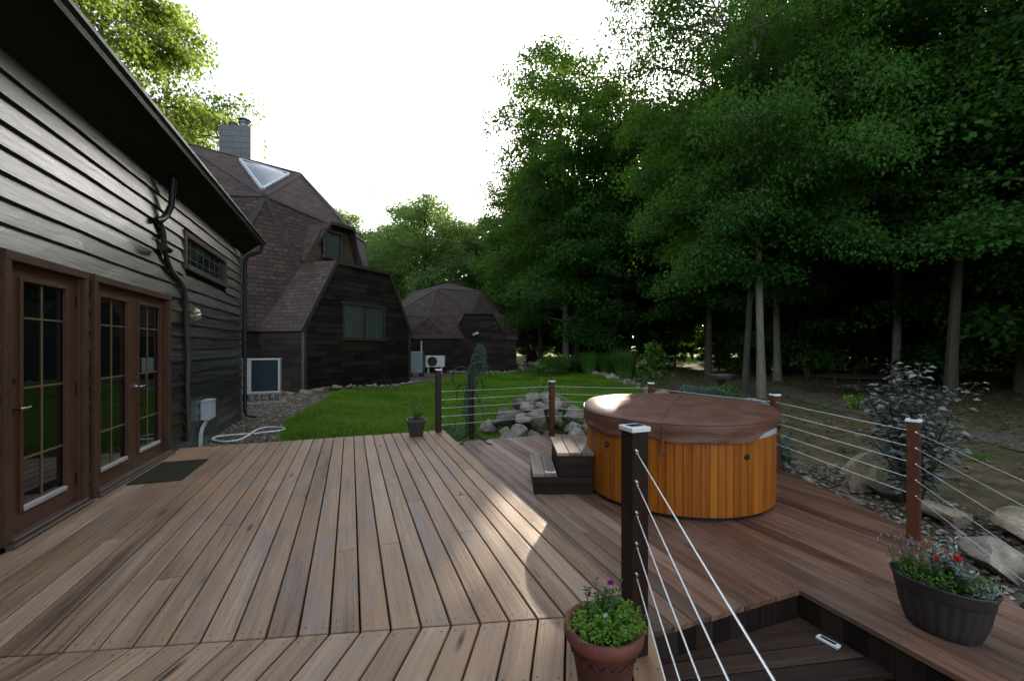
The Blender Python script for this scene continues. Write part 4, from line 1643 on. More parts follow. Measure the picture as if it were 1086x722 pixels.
def winglass():
    m = NT('thin window glass')
    gl = m.n('ShaderNodeBsdfGlossy')
    gl.inputs['Roughness'].default_value = 0.03
    tr = m.n('ShaderNodeBsdfTransparent')
    tr.inputs[0].default_value = (.8, .86, .86, 1)
    fr = m.n('ShaderNodeFresnel')
    fr.inputs[0].default_value = 1.7
    mx = m.n('ShaderNodeMixShader')
    m.t.links.new(fr.outputs[0], mx.inputs[0])
    m.t.links.new(tr.outputs[0], mx.inputs[1])
    m.t.links.new(gl.outputs[0], mx.inputs[2])
    m.t.links.new(mx.outputs[0], m.out.inputs['Surface'])
    return m.mat


M['winglass'] = winglass()
big_dome()


def far_dome():
    D0 = 35.0
    c0 = ahead((476 - 543) / 452 * D0, D0, 0)
    R = 5.75
    C = Vector((c0.x, c0.y, 0.95))
    off = Vector((C.x, C.y, 0))
    t = thing('dome_house', 'smaller dark geodesic house with a faceted roof standing beyond the lawn', 'house', off)
    az = math.atan2(-FWD.y, -FWD.x)
    up = Vector((0, 0, 1))
    ap, r1, r2, r3 = dome_shell(t, off, C, R, az + R_(36) * 1 - R_(8), 11.5, -0.4)
    # flush front bay with a trapezoid wall
    e = RGT.copy()
    n = -FWD
    D1_ = 29.9
    O = ahead((478 - 543) / 452 * D1_, D1_, 0) - off
    prof = [(0, 1.95), (1.06, 3.72), (2.9, 3.72), (3.95, 1.95)]
    wl = MB()

    def spn(z):
        if z < 1.95: return (-.0, 4.6)
        f = (z - 1.95) / 1.77
        return (1.06 * f, 3.95 - 1.05 * f)

    lap_rows(wl, (O.x, O.y), (e.x, e.y), (n.x, n.y), -0.4, 3.72, .2, spn, (), .02, (.5, 1.6))
    wl.face([O - n * .01 + e * s + up * z for s, z in [(0, -.4), (4.6, -.4), (4.6, 1.95), (3.95, 1.95), (2.9, 3.7), (1.06, 3.7), (0, 1.95)]])
    for q, sd in ((O, -1), (O + e * 4.6, 1)):
        lap_rows(wl, (q.x - n.x * 3, q.y - n.y * 3), (n.x, n.y), (e.x * sd, e.y * sd), -0.4, 1.95, .2, lambda z: (0, 3.0), (), .02, (.5, 1.6))
    wl.build('bay_wall', M['wallshake'], t)
    rb = MB()
    extrude_roof(rb, [(1.0, 3.74), (2.95, 3.74)], O, e, n, -.15, 4)
    # shingled cheeks either side of the opening, folding down to a level eave
    for s_top, s_bot, s_out in ((1.0, -.05, -3.2), (2.95, 4.0, 4.75)):
        a = O + e * s_top + n * .12 + up * 3.76
        b = O + e * s_bot + n * .12 + up * 1.93
        c = O + e * s_out + n * .12 + up * 1.93 - n * (1.2 if s_out < 0 else .0)
        dd = O + e * (s_out * .8 if s_out < 0 else s_out) - n * (2.4 if s_out < 0 else .8) + up * (3.3 if s_out < 0 else 3.3)
        f = [a, b, c, dd]
        nn = (f[1] - f[0]).cross(f[2] - f[0])
        if nn.dot(n) < 0: f.reverse()
        rb.face(f)
        rb.face([a, dd, O + e * s_top - n * 3.5 + up * 4.2][::(1 if s_out < 0 else -1)])
    rb.build('bay_roof', M['roof'], t)
    lt = MB()
    q = O + e * 1.75 + n * .05 + up * 2.35
    lt.tube([q, q + n * .12], .07, 10)
    lt.tube([q + n * .12 - e * .1, q + n * .2 - e * .14 - up * .1], [.06, .09], 10)
    lt.tube([q + n * .12 + e * .1, q + n * .2 + e * .14 + up * .05], [.06, .09], 10)
    lt.build('flood_lamp', M['white'], t)
    return O + off, e, n


FO, FE, FN = far_dome()


# ------------------------------------------------------------------ cooling units
def heat_pump(loc, rz, label, group):
    t = thing('heat_pump', label, 'heat pump', loc, rz, group)
    W, D, H = 0.98, 0.42, 0.98                       # local x wide, y deep
    c = MB()
    for x in (0, W - .06):
        for y in (0, D - .06):
            c.box(x, x + .06, y, y + .06, 0.03, H - .04)
    c.box(0, W, 0, D, 0.0, .05)
    c.box(-.01, W + .01, -.01, D + .01, H - .04, H)
    c.box(0.0, .26, .0, .012, .05, H - .04)
    c.build('casing', M['white'], t, .006, 2)
    b = MB()
    b.box(.27, W - .065, .012, .03, .055, H - .045)
    b.box(W - .03, W - .012, .065, D - .065, .055, H - .045)
    b.box(.012, .03, .065, D - .065, .055, H - .045)
    for k in range(30):
        z = .07 + k * .029
        b.box(.27, W - .065, .004, .011, z, z + .006)
        b.box(W - .011, W - .004, .065, D - .065, z, z + .006)
    b.build('coil', M['coil'], t)
    return t


hp_d = Vector((0.93, 0.37, 0)).normalized()
hp_loc = ahead((255 - 543) / 452 * 11.9, 11.9, 0)
g0 = gz(hp_loc.x, hp_loc.y)
hp_rz = R_(4)
heat_pump((hp_loc.x, hp_loc.y, g0 + .31), hp_rz, 'white heat pump with dark coils standing on concrete blocks by the gravel', 'cooling units')
mat_hp = Matrix.Translation((hp_loc.x, hp_loc.y, g0)) @ Matrix.Rotation(hp_rz, 4, 'Z')
mb = MB()
mb.box(-.1, 1.1, -.12, .56, -.03, .055)
o = tag(mb.build('concrete_pad', M['block'], None, .01), 'flat concrete pad under the blocks of the heat pump', 'concrete pad')
o.matrix_world = mat_hp
for i in range(3):
    for j in range(2):
        mb = MB()
        L, Wd, Hh = .33, .19, .25
        x0, y0 = -.03 + i * .345, -.02 + j * .24
        z0 = .056
        # hollow block: shell with two cores facing out
        mb.box(x0, x0 + L, y0, y0 + Wd, z0, z0 + .035)
        mb.box(x0, x0 + L, y0, y0 + Wd, z0 + Hh - .035, z0 + Hh)
        for q in (0, L / 2 - .017, L - .034):
            mb.box(x0 + q, x0 + q + .034, y0 + .002, y0 + Wd - .002, z0 + .035, z0 + Hh - .035)
        o = mb.build('concrete_block', M['block'], None, .004)
        tag(o, 'hollow concrete block in the row holding up the white heat pump', 'concrete block', 'concrete blocks under the heat pump')
        o.matrix_world = mat_hp

p = ahead((440 - 543) / 452 * 25.5, 25.5, 0)
t = thing('heat_pump', 'upright grey condenser half hidden by the corner of the big dome bay', 'heat pump', (p.x, p.y, gz(p.x, p.y)), -YAW, 'cooling units')
mb = MB()
mb.box(-.5, .42, 0, .8, .22, 1.5)
mb.build('casing', M['grey_coil'], t, .01)
mb = MB()
for k in range(12):
    mb.box(-.42 + k * .066, -.405 + k * .066, -.012, -.001, .27, 1.44)
for k in range(14):
    mb.box(-.45, .37, -.014, -.002, .28 + k * .085, .288 + k * .085)
mb.box(-.5, -.46, -.018, .0, .22, 1.5)
mb.box(.38, .42, -.018, .0, .22, 1.5)
mb.box(-.5, .42, -.018, .0, 1.46, 1.5)
mb.build('grille', M['grey_box'], t)
mb = MB()
for x in (-.4, .3):
    mb.box(x - .08, x + .08, .05, .75, 0, .219)
mb.build('stand', M['black'], t)

p = ahead((461 - 543) / 452 * 28.8, 28.8, 0)
t = thing('heat_pump', 'white wide condenser with a round fan grille against the far dome', 'heat pump', (p.x, p.y, gz(p.x, p.y)), -YAW, 'cooling units')
mb = MB()
mb.box(-.62, .66, 0, .4, .42, 1.2)
mb.build('casing', M['white'], t, .03, 2)
mb = MB()
for r_ in (.08, .14, .2, .26, .32):
    mb.tube([(-.16 + r_ * math.cos(a * PI / 16), -.012, .8 + r_ * math.sin(a * PI / 16)) for a in range(33)], .011, 5, cap=False)
mb.tube([(-.16, -.001, .8), (-.16, -.006, .8)], .33, 28)
mb.build('fan_grille', M['gutter'], t)
mb = MB()
for x in (-.45, .45):
    mb.box(x - .04, x + .04, .03, .37, 0, .419)
mb.build('stand', M['grey_box'], t)
p = ahead((447 - 543) / 452 * 29.3, 29.3, 0)
mb = MB()
mb.tube([(p.x, p.y, .2), (p.x, p.y, 1.85)], .05, 8)
tag(mb.build('drain_pipe', M['grey_box']), 'short pale pipe upright on the far dome wall', 'pipe')


# ------------------------------------------------------------------ stones
def stone_mesh(seed, mat, flat=1.0):
    rr = random.Random(seed)
    bm = bmesh.new()
    for i in range(16):
        v = Vector((rr.gauss(0, 1), rr.gauss(0, 1), rr.gauss(0, 1))).normalized()
        v = Vector((v.x * rr.uniform(.8, 1.05), v.y * rr.uniform(.65, .9), v.z * rr.uniform(.5, .75) * flat))
        bm.verts.new(v)
    r = bmesh.ops.convex_hull(bm, input=bm.verts)
    bmesh.ops.delete(bm, geom=[g for g in r['geom_interior'] if isinstance(g, bmesh.types.BMVert)], context='VERTS')
    bmesh.ops.dissolve_limit(bm, angle_limit=R_(18), verts=bm.verts, edges=bm.edges)
    bmesh.ops.bevel(bm, geom=list(bm.edges), offset=.09, segments=2, affect='EDGES', profile=.6)
    bmesh.ops.triangulate(bm, faces=bm.faces)
    bmesh.ops.subdivide_edges(bm, edges=[e for e in bm.edges if e.calc_length() > .22], cuts=1, use_grid_fill=True)
    for v in bm.verts:
        s = .035 * (math.sin(v.co.x * 7 + seed) + math.sin(v.co.y * 9 + seed * 2) + math.sin(v.co.z * 8 + seed * 3))
        v.co *= 1 + s * .6
    me = bpy.data.meshes.new('stone')
    bm.to_mesh(me)
    bm.free()
    for p_ in me.polygons: p_.use_smooth = True
    me.materials.append(mat)
    try: me.set_sharp_from_angle(angle=R_(32))
    except Exception: pass
    return me


STONES = [stone_mesh(s, M['rock']) for s in range(8)]
TANS = [stone_mesh(s + 20, M['rock_tan'], 1.0) for s in range(4)]


def stone(x, y, z, s, label, group=None, lib=STONES, rot=None, sc=None, name='field_stone', cat='stone'):
    o = link(name, random.choice(lib))
    o.location = (x, y, z)
    o.rotation_euler = rot or (random.uniform(-.4, .4), random.uniform(-.4, .4), random.uniform(0, 6.28))
    sc = sc or (random.uniform(.8, 1.2), random.uniform(.8, 1.2), random.uniform(.8, 1.15))
    o.scale = tuple(s * q for q in sc)
    return tag(o, label, cat, group)


# pile behind the lower deck
PILE = Vector((3.95, 8.7))
random.seed(21)
for lev, (n_, rad, zz) in enumerate(((15, 1.15, 0.1), (11, .78, .36), (7, .42, .58), (3, .18, .76))):
    for i in range(n_):
        a = 2 * PI * i / n_ + lev * .4 + random.uniform(-.15, .15)
        q = PILE + Vector((math.cos(a) * rad * 1.05, math.sin(a) * rad * .72))
        stone(q.x, q.y, gz(q.x, q.y) + zz + random.uniform(-.04, .04), random.uniform(.2, .32), 'grey weathered stone heaped in the pile behind the deck post', 'field stones of the pile')
for q, zz, s in ((PILE, .15, .5), (PILE + Vector((.35, .1)), .3, .42), (PILE + Vector((-.35, 0)), .3, .42)):
    stone(q.x, q.y, gz(q.x, q.y) + zz, s, 'grey weathered stone heaped in the pile behind the deck post', 'field stones of the pile')
for (px_, d_, s, zz) in ((536, 8.45, .24, .03), (548, 8.7, .26, .1), (612, 8.6, .24, .1), (632, 8.6, .26, .12)):
    q = ahead((px_ - 543) / 452 * d_, d_)
    stone(q.x, q.y, gz(q.x, q.y) + zz, s, 'grey weathered stone heaped in the pile behind the deck post', 'field stones of the pile')
# row at the foot of the dome bay
A_ = Vector((-1.56, 16.74)); e_ = Vector((0.67, 0.742)).normalized(); n_ = Vector((e_.y, -e_.x))
for i in range(44):
    s_ = -0.2 + 6.9 * i / 43
    q = A_ + e_ * s_ + n_ * random.uniform(.12, .5)
    sz = random.uniform(.09, .2) if s_ > 1.2 else random.uniform(.16, .3)
    stone(q.x, q.y, gz(q.x, q.y) + sz * .3, sz, 'small flat stone in the row at the foot of the dome bay', 'stones along the dome bay', TANS if random.random() < .4 else STONES, sc=(1.3, 1.1, .6))
for i in range(6):
    q = A_ + e_ * random.uniform(-1.2, .2) + n_ * random.uniform(-.5, .3)
    stone(q.x, q.y, gz(q.x, q.y) + .05, random.uniform(.14, .24), 'small flat stone in the row at the foot of the dome bay', 'stones along the dome bay', TANS, sc=(1.4, 1.1, .5))
# border of the planting bed beyond the lawn
BORD = [(12.6, 28.6), (14.4, 26.0), (14.1, 22.2), (12.9, 18.6), (11.8, 15.4), (10.6, 12.8), (9.2, 11.0)]
tot = []
for a, b in zip(BORD, BORD[1:]):
    a, b = Vector(a), Vector(b)
    k = int((b - a).length / .42)
    for i in range(k): tot.append(a.lerp(b, i / k))
for q in tot:
    q = q + Vector((random.uniform(-.2, .35), random.uniform(-.15, .15)))
    s_ = random.uniform(.16, .34)
    stone(q.x, q.y, gz(q.x, q.y) + s_ * .35, s_, 'rounded grey stone in the border edging the lawn below the ornamental grass', 'border stones of the lawn')
# stones heaped near the corner of the far dome
for i in range(12):
    q = ahead((556 + random.uniform(-9, 14) - 543) / 452 * 32, 32 + random.uniform(-1, 1))
    stone(q.x, q.y, gz(q.x, q.y) + random.uniform(.05, .6), random.uniform(.25, .45), 'pale stone of the heap past the corner of the far dome', 'stones heaped by the far dome')
for i in range(20):
    q = ahead((475 + i * 3.8 - 543) / 452 * 29.4, 29.4 + random.uniform(-.15, .15))
    stone(q.x, q.y, gz(q.x, q.y) + .06, random.uniform(.14, .24), 'small stone in the footing row before the far dome wall', 'stones along the far dome')
# boulders on the garden side
random.seed(5)
stone(6.02, 3.52, gz(6.2, 3.9) + .17, .42, 'large pale boulder with a pointed top beyond the railing', None, TANS[:1], (0.3, .5, .6), (1.0, .85, 1.3), 'boulder', 'boulder')
stone(6.05, 3.1, gz(6.2, 3.4) + .1, .26, 'grey boulder leaning in the shade of the pointed pale one', None, STONES[1:2], (0.2, 0, 2.0), (1.3, .9, .9), 'boulder', 'boulder')
stone(5.15, 1.95, gz(5.1, 2.0) + .05, .4, 'greenish flat boulder close by the deck edge behind the post', None, STONES[3:4], (0.5, .1, .5), (1.4, 1.0, .55), 'boulder', 'boulder')
stone(5.85, 1.82, gz(6.1, 2.1) + .12, .46, 'broad tan slab of rock behind the cables at the edge of view', None, TANS[2:3], (0.1, -.12, 1.2), (1.5, 1.0, .5), 'boulder', 'boulder')
stone(5.75, 2.5, gz(5.7, 2.5) + .1, .3, 'tan rounded rock between the shrub and the broad slab', None, TANS[3:4], (0.1, .2, .3), (1.0, 1.2, .8), 'boulder', 'boulder')
for i in range(34):
    u = random.random()
    a = Vector((6.3, 4.6)).lerp(Vector((4.6, 1.2)), u)
    q = a + Vector((0.75, -.45)) * random.uniform(-.35, .9)
    if q.x < 5.7 and q.y > (q.x - 4.8) / .76 * 1.92 + 2.0 and q.x < 5.6: continue
    s_ = random.uniform(.05, .15)
    stone(q.x, q.y, gz(q.x, q.y) + s_ * .3, s_, 'small loose stone scattered beside the lower deck among the boulders', 'loose stones by the deck', TANS if random.random() < .5 else STONES)


def pebbles(name, poly, count, r0, r1, label):
    xs = [p[0] for p in poly]
    ys = [p[1] for p in poly]
    V, F, T = [], [], []
    base = [(1, 0, 0), (-1, 0, 0), (0, 1, 0), (0, -1, 0), (0, 0, 1), (0, 0, -1)]
    fc = [(0, 2, 4), (2, 1, 4), (1, 3, 4), (3, 0, 4), (2, 0, 5), (1, 2, 5), (3, 1, 5), (0, 3, 5)]
    mb = MB()
    k = 0
    while k < count:
        x, y = random.uniform(min(xs), max(xs)), random.uniform(min(ys), max(ys))
        if not inside(poly, x, y): continue
        k += 1
        r = random.uniform(r0, r1)
        a = random.uniform(0, 6.28)
        ca, sa = math.cos(a), math.sin(a)
        ex, ey, ez = r * random.uniform(.8, 1.4), r * random.uniform(.6, 1.0), r * random.uniform(.4, .7)
        vs = []
        for (px_, py_, pz_) in base:
            px_, py_, pz_ = px_ * ex + random.uniform(-.2, .2) * r, py_ * ey + random.uniform(-.2, .2) * r, pz_ * ez
            vs.append((x + px_ * ca - py_ * sa, y + px_ * sa + py_ * ca, gz(x, y) + .02 + ez * .4 + pz_))
        mb.add(vs, fc, [(x, y)] * 6, random.random(), 0, False)
    o = mb.build(name, M['pebble'])
    return tag(o, label, 'gravel', kind='stuff')


def pebble_mat():
    m = NT('pebble')
    t_ = m.attr()
    col = m.ramp(t_, [(0, (0.07, 0.055, 0.042)), (.4, (.15, .125, .095)), (.75, (.23, .2, .155)), (1, (.34, .3, .245))])
    m.base(col, .85, .3)
    return m.mat


M['pebble'] = pebble_mat()
pebbles('gravel', [(-2.3, 7.4), (-1.05, 7.3), (-1.3, 10), (-1.0, 12.2), (.2, 14.6), (-1.6, 16.4), (-3.6, 15.5), (-3.2, 11.2), (-2.25, 11.1)], 4200, .015, .035, 'pale loose pebbles lying on the gravel strip by the wing corner')
pebbles('gravel', BED, 1900, .012, .04, 'tan loose pebbles covering the bed along the garden side of the deck')


# ------------------------------------------------------------------ foliage helpers
def leaf_mesh(name, P, D, Nn, L, W, tone, mats, mi=None, droop=0.0):
    """quads: P base points, D pointing directions, Nn facing normals, L/W sizes"""
    P, D, Nn = np.asarray(P, float), np.asarray(D, float), np.asarray(Nn, float)
    D /= np.linalg.norm(D, axis=1, keepdims=True) + 1e-9
    S = np.cross(D, Nn)
    S /= np.linalg.norm(S, axis=1, keepdims=True) + 1e-9
    Nn = np.cross(S, D)
    n = len(P)
    L = np.broadcast_to(np.asarray(L, float), (n,))[:, None]
    W = np.broadcast_to(np.asarray(W, float), (n,))[:, None]
    V = np.empty((n, 4, 3))
    V[:, 0] = P
    V[:, 1] = P + D * L * .45 + S * W * .5 + Nn * W * .12
    V[:, 2] = P + D * L + Nn * (-droop) * L
    V[:, 3] = P + D * L * .45 - S * W * .5 + Nn * W * .12
    me = bpy.data.meshes.new(name)
    me.vertices.add(4 * n)
    me.vertices.foreach_set('co', V.reshape(-1).astype(np.float32))
    me.loops.add(4 * n)
    me.loops.foreach_set('vertex_index', np.arange(4 * n, dtype=np.int32))
    me.polygons.add(n)
    me.polygons.foreach_set('loop_start', np.arange(0, 4 * n, 4, dtype=np.int32))
    me.polygons.foreach_set('loop_total', np.full(n, 4, dtype=np.int32))
    if not isinstance(mats, (list, tuple)): mats = [mats]
    for m in mats: me.materials.append(m)
    if mi is not None: me.polygons.foreach_set('material_index', np.asarray(mi, dtype=np.int32))
    at = me.attributes.new('tone', 'FLOAT', 'POINT')
    at.data.foreach_set('value', np.repeat(np.clip(tone, 0, 1), 4).astype(np.float32))
    me.update(calc_edges=True)
    return me


def rvec(n): 
    v = rng.normal(size=(n, 3))
    return v / np.linalg.norm(v, axis=1, keepdims=True)


def bez(a, b, c, k):
    return [a * (1 - t) ** 2 + b * 2 * t * (1 - t) + c * t * t for t in [i / k for i in range(k + 1)]]


def tree_meshes(seed, H, rad, tr, base, nlimb, per, leaf, mat, barkm, prof=None, lean=0.0, cl=0.95, sub=11, topk=0.97, flat=.55):
    rr = random.Random(seed)
    lr = np.random.default_rng(seed)
    tb = MB()
    # trunk
    pts, rd = [], []
    N = 12
    lx, ly = rr.uniform(-1, 1) * lean, rr.uniform(-1, 1) * lean
    ph = rr.uniform(0, 6)
    for i in range(N + 1):
        f = i / N
        z = f * H * topk
        pts.append(Vector((lx * f * f + .12 * math.sin(f * 5 + ph), ly * f * f + .12 * math.cos(f * 4 + ph), z)))
        rd.append(tr * (1 - f) ** .8 + .02 + (tr * .5 * math.exp(-z / .35)))
    pts[0].z = -.4
    tb.tube(pts, rd, 10)
    prof = prof or (lambda f: math.sqrt(max(.03, 1 - ((f - .45) / .565) ** 2)))
    cl_c, cl_n, cl_r = [], [], []
    g = 0.0

    def at(z):
        f = max(0, min(.999, z / (H * topk))) * N
        i = int(f)
        return pts[i].lerp(pts[i + 1], f - i)

    for i in range(nlimb):
        f = (i + rr.random() * .7) / nlimb
        z = base + (H - base) * f ** .92
        g += 2.4 + rr.uniform(-.5, .5)
        L = rad * prof(f) * rr.uniform(.72, 1.12)
        rise = (.3 + .8 * f) * L * rr.uniform(.3, 1.0)
        z0 = max(base * .9, z - rise * .7)
        a = at(z0)
        out = Vector((math.cos(g), math.sin(g), 0))
        c = a + out * L + Vector((0, 0, rise * .9 - (.18 * L if f < .45 else 0)))
        b = a + out * L * .5 + Vector((0, 0, rise * .85))
        P = bez(a, b, c, 6)
        r0 = tr * .38 * (1 - f * .6)
        tb.tube(P, [r0 * (1 - j / 6) ** .8 + .008 for j in range(7)], 6)
        for k in range(sub):
            t_ = .22 + .78 * (k + rr.random()) / sub
            j = min(5, int(t_ * 6))
            q = P[j].lerp(P[j + 1], t_ * 6 - j)
            sl = L * (.5 - .25 * t_) * rr.uniform(.4, 1.0)
            sg = g + (1 if k % 2 else -1) * rr.uniform(.5, 1.25)
            tip = q + Vector((math.cos(sg), math.sin(sg), 0)) * sl + Vector((0, 0, rr.uniform(-.35, .5) * sl))
            if sl > .5: tb.tube([q, q.lerp(tip, .5) + Vector((0, 0, .05 * sl)), tip], [.028, .016, .006], 4, cap=False)
            cl_c.append(tip)
            nn = Vector((math.cos(g) * .35, math.sin(g) * .35, 1)).normalized()
            cl_n.append(nn)
            cl_r.append(cl * rr.uniform(.6, 1.2) * (.75 + .4 * (1 - f)))
    top = at(H * topk)
    for k in range(26):
        cl_c.append(top + Vector((rr.gauss(0, 1.3), rr.gauss(0, 1.3), rr.uniform(-1.6, .7))))
        cl_n.append(Vector((0, 0, 1)))
        cl_r.append(cl * .75)
    Cc = np.array([tuple(c) for c in cl_c])
    Cn = np.array([tuple(c) for c in cl_n])
    Cr = np.array(cl_r)
    nC = len(Cc)
    cnt = np.maximum(12, (per * (Cr / cl) ** 2)).astype(int)
    idx = np.repeat(np.arange(nC), cnt)
    n = len(idx)
    # flattened, ragged sprays
    v = lr.normal(size=(n, 3))
    v /= np.linalg.norm(v, axis=1, keepdims=True)
    v *= (lr.random(n) ** .45)[:, None]
    nr = Cn[idx]
    hgt = (v * nr).sum(1)[:, None]
    v = v - nr * hgt * flat
    rr_ = np.linalg.norm(v, axis=1)
    P = Cc[idx] + v * Cr[idx][:, None]
    P[:, 2] -= (rr_ ** 2) * Cr[idx] * .22
    D = v + lr.normal(size=(n, 3)) * .55
    D[:, 2] -= .35
    Nn = nr + lr.normal(size=(n, 3)) * .5
    ct = lr.normal(.5, .25, nC)
    tone = ct[idx] + lr.normal(0, .13, n)
    Lf = leaf * lr.uniform(.7, 1.25, n)
    me = leaf_mesh('crown', P, D, Nn, Lf, Lf * .8, tone, mat, droop=.15)
    return tb, me


def tree_proto(name, seed, H, rad, tr, base, nlimb, per, leaf, mat, barkm, **kw):
    tb, me = tree_meshes(seed, H, rad, tr, base, nlimb, per, leaf, mat, barkm, **kw)
    root = thing(name, 'x', 'tree')
    tb.build('trunk', barkm, root)
    link('crown', me, root)
    return root


USED = {}


def place_tree(proto, x, y, label, group=None, s=1.0, rz=None, sz=None, crown_mat=None):
    if proto.name in USED:
        o = copy_tree(proto)
    else:
        USED[proto.name] = 1
        o = proto
    o.location = (x, y, gz(x, y) if abs(x) < 200 else 0)
    o.rotation_euler = (0, 0, rz if rz is not None else random.uniform(0, 6.28))
    o.scale = (s, s, sz or s)
    o['label'] = label
    if group: o['group'] = group
    elif 'group' in o: del o['group']
    return o


random.seed(11)
TA = tree_proto('broadleaf_tree', 1, 21, 6.0, .155, 5.0, 46, 170, .128, M['leaf'], M['bark'], lean=.8, sub=19, cl=1.05)
TB = tree_proto('broadleaf_tree', 2, 21.5, 6.0, .22, 2.6, 44, 78, .2, M['leaf'], M['bark'], lean=.8, sub=17, cl=1.1)
TC = tree_proto('broadleaf_tree', 3, 19, 5.2, .2, 4.4, 38, 70, .21, M['leaf'], M['bark_dark'], lean=1.2, sub=15, cl=1.1)
TD = tree_proto('broadleaf_tree', 4, 17, 4.2, .14, 6.0, 28, 70, .2, M['leaf'], M['bark_dark'], lean=1.2, sub=14, cl=1.0)
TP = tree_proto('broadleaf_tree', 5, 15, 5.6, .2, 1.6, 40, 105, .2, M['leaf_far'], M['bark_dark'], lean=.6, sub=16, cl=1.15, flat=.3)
TL = tree_proto('broadleaf_tree', 8, 18, 5.4, .15, 1.4, 42, 66, .2, M['leaf'], M['bark_dark'], lean=1.2, sub=15, cl=1.1)
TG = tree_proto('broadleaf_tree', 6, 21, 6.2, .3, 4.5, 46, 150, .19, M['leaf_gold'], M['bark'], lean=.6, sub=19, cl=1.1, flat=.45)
TS = tree_proto('young_tree', 7, 6.0, 2.3, .05, .9, 18, 80, .15, M['leaf'], M['bark_dark'], lean=.5, cl=.6, sub=7)


def px(x, d): return ahead((x - 543) / 452 * d, d)


def pt(proto, x, d, label, **kw):
    q = px(x, d)
    return place_tree(proto, q.x, q.y, label, **kw)


# trees one can tell apart
pt(TA, 808, 15.6, 'tall maple with a pale straight trunk standing just behind the hot tub post', rz=0.5, s=.78, sz=1.05)
pt(TB, 602, 31, 'tallest round headed tree at the forest edge past the far dome', rz=2.0, s=1.0, sz=1.06)
pt(TD, 649, 30, 'tree whose straight grey trunk rises from the ornamental grass', rz=2.0, s=1.05)
pt(TB, 572, 40, 'round topped tree close behind the tallest one at the forest edge', rz=4.2, s=.95)
pt(TA, 948, 19.5, 'tall maple with a dark leaning trunk behind the plum shrub', rz=3.0)
pt(TD, 1006, 14.6, 'slender tree with a thin pale leaning trunk by the sandy path', rz=1.0, s=1.05)
pt(TD, 792, 16.8, 'thin curved tree close beside the pale maple trunk', rz=2.2, s=.8)
pt(TA, 822, 23, 'broad leafy maple filling the gap behind the pale trunk', rz=1.7, s=1.02)
pt(TA, 1160, 11.5, 'leafy maple reaching into the top corner with its near boughs', rz=4.4, s=.98)
pt(TC, 880, 26, 'dark maple standing deep between the two leaning trunks', rz=.3)
pt(TL, 1085, 17, 'low branched maple filling the dark edge of the view past the slender tree', rz=.3)
pt(TL, 1010, 24, 'low branched maple right behind the slender pale trunk', rz=2.3)
pt(TL, 905, 30, 'low branched maple deep behind the trampoline', rz=3.3)
pt(TC, 690, 37, 'dark tree behind the grey trunk and the young shrub', rz=3.3, s=1.1)
pt(TD, 629, 33, 'thin tree in the ornamental grass beside the grey trunk', rz=.3, s=.75)
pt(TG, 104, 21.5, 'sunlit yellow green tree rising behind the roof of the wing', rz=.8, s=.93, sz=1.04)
pt(TP, 540, 51, 'far rounded tree at the left edge of the forest past the small dome', rz=.7, s=1.0)
pt(TB, 566, 47, 'taller far tree between the forest edge and the rounded one', rz=5.7, s=1.02)
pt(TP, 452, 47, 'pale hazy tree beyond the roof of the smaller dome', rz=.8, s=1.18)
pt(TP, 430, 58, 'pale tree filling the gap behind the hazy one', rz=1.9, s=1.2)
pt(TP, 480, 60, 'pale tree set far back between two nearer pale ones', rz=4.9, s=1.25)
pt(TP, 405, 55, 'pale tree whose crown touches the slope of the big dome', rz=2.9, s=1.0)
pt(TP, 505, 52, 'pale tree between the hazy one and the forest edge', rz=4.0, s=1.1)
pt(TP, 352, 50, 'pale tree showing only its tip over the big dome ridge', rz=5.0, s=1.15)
BPERP = Vector((math.cos(SUN_AZ), -math.sin(SUN_AZ), 0))
BEAM1, BEAM2 = Vector((1.1, 3.35, 0)), Vector((3.05, 4.75, 0))
# deeper rows: nothing tells these apart
LBL = 'dark forest tree among the many shaded trunks deep behind the garden'
GRP = 'trees deep in the forest'
random.seed(33)
cnt = 0
spots = []
tries = 0
while cnt < 78 and tries < 5000:
    tries += 1
    x = random.uniform(548, 1330)
    d_ = random.uniform(24, 58)
    q = px(x, d_)
    if d_ < 30 and x < 720: continue
    if any(abs((q - b_).dot(BPERP)) < 1.0 for b_ in (BEAM1, BEAM2)): continue
    if any((q - s).length < 3.6 for s in spots): continue
    spots.append(q)
    place_tree(random.choice((TL, TL, TC, TD)) if x > 850 else random.choice((TC, TC, TD, TD, TD)), q.x, q.y, LBL, GRP, random.uniform(.8, 1.15))
    cnt += 1
random.seed(91)
side = []
while len(side) < 16:                                # the wood goes on past the edge of the view
    q = Vector((random.uniform(17, 44), random.uniform(-12, 12), 0))
    dd_ = q.dot(FWD)
    if dd_ > 1 and q.dot(RGT) / dd_ < 1.35: continue
    if any((q - s_).length < 4.0 for s_ in side): continue
    side.append(q)
    place_tree(random.choice((TL, TL, TC)), q.x, q.y, LBL, GRP, random.uniform(.85, 1.15))
random.seed(44)
for i in range(24):
    x = random.uniform(760, 1250) if i < 9 else random.uniform(560, 800)
    d_ = random.uniform(27, 48) if i < 9 else random.uniform(33, 50)
    q = px(x, d_)
    place_tree(TS, q.x, q.y, 'low leafy sapling in the shade of the forest', 'saplings under the forest', random.uniform(.6, 1.1))


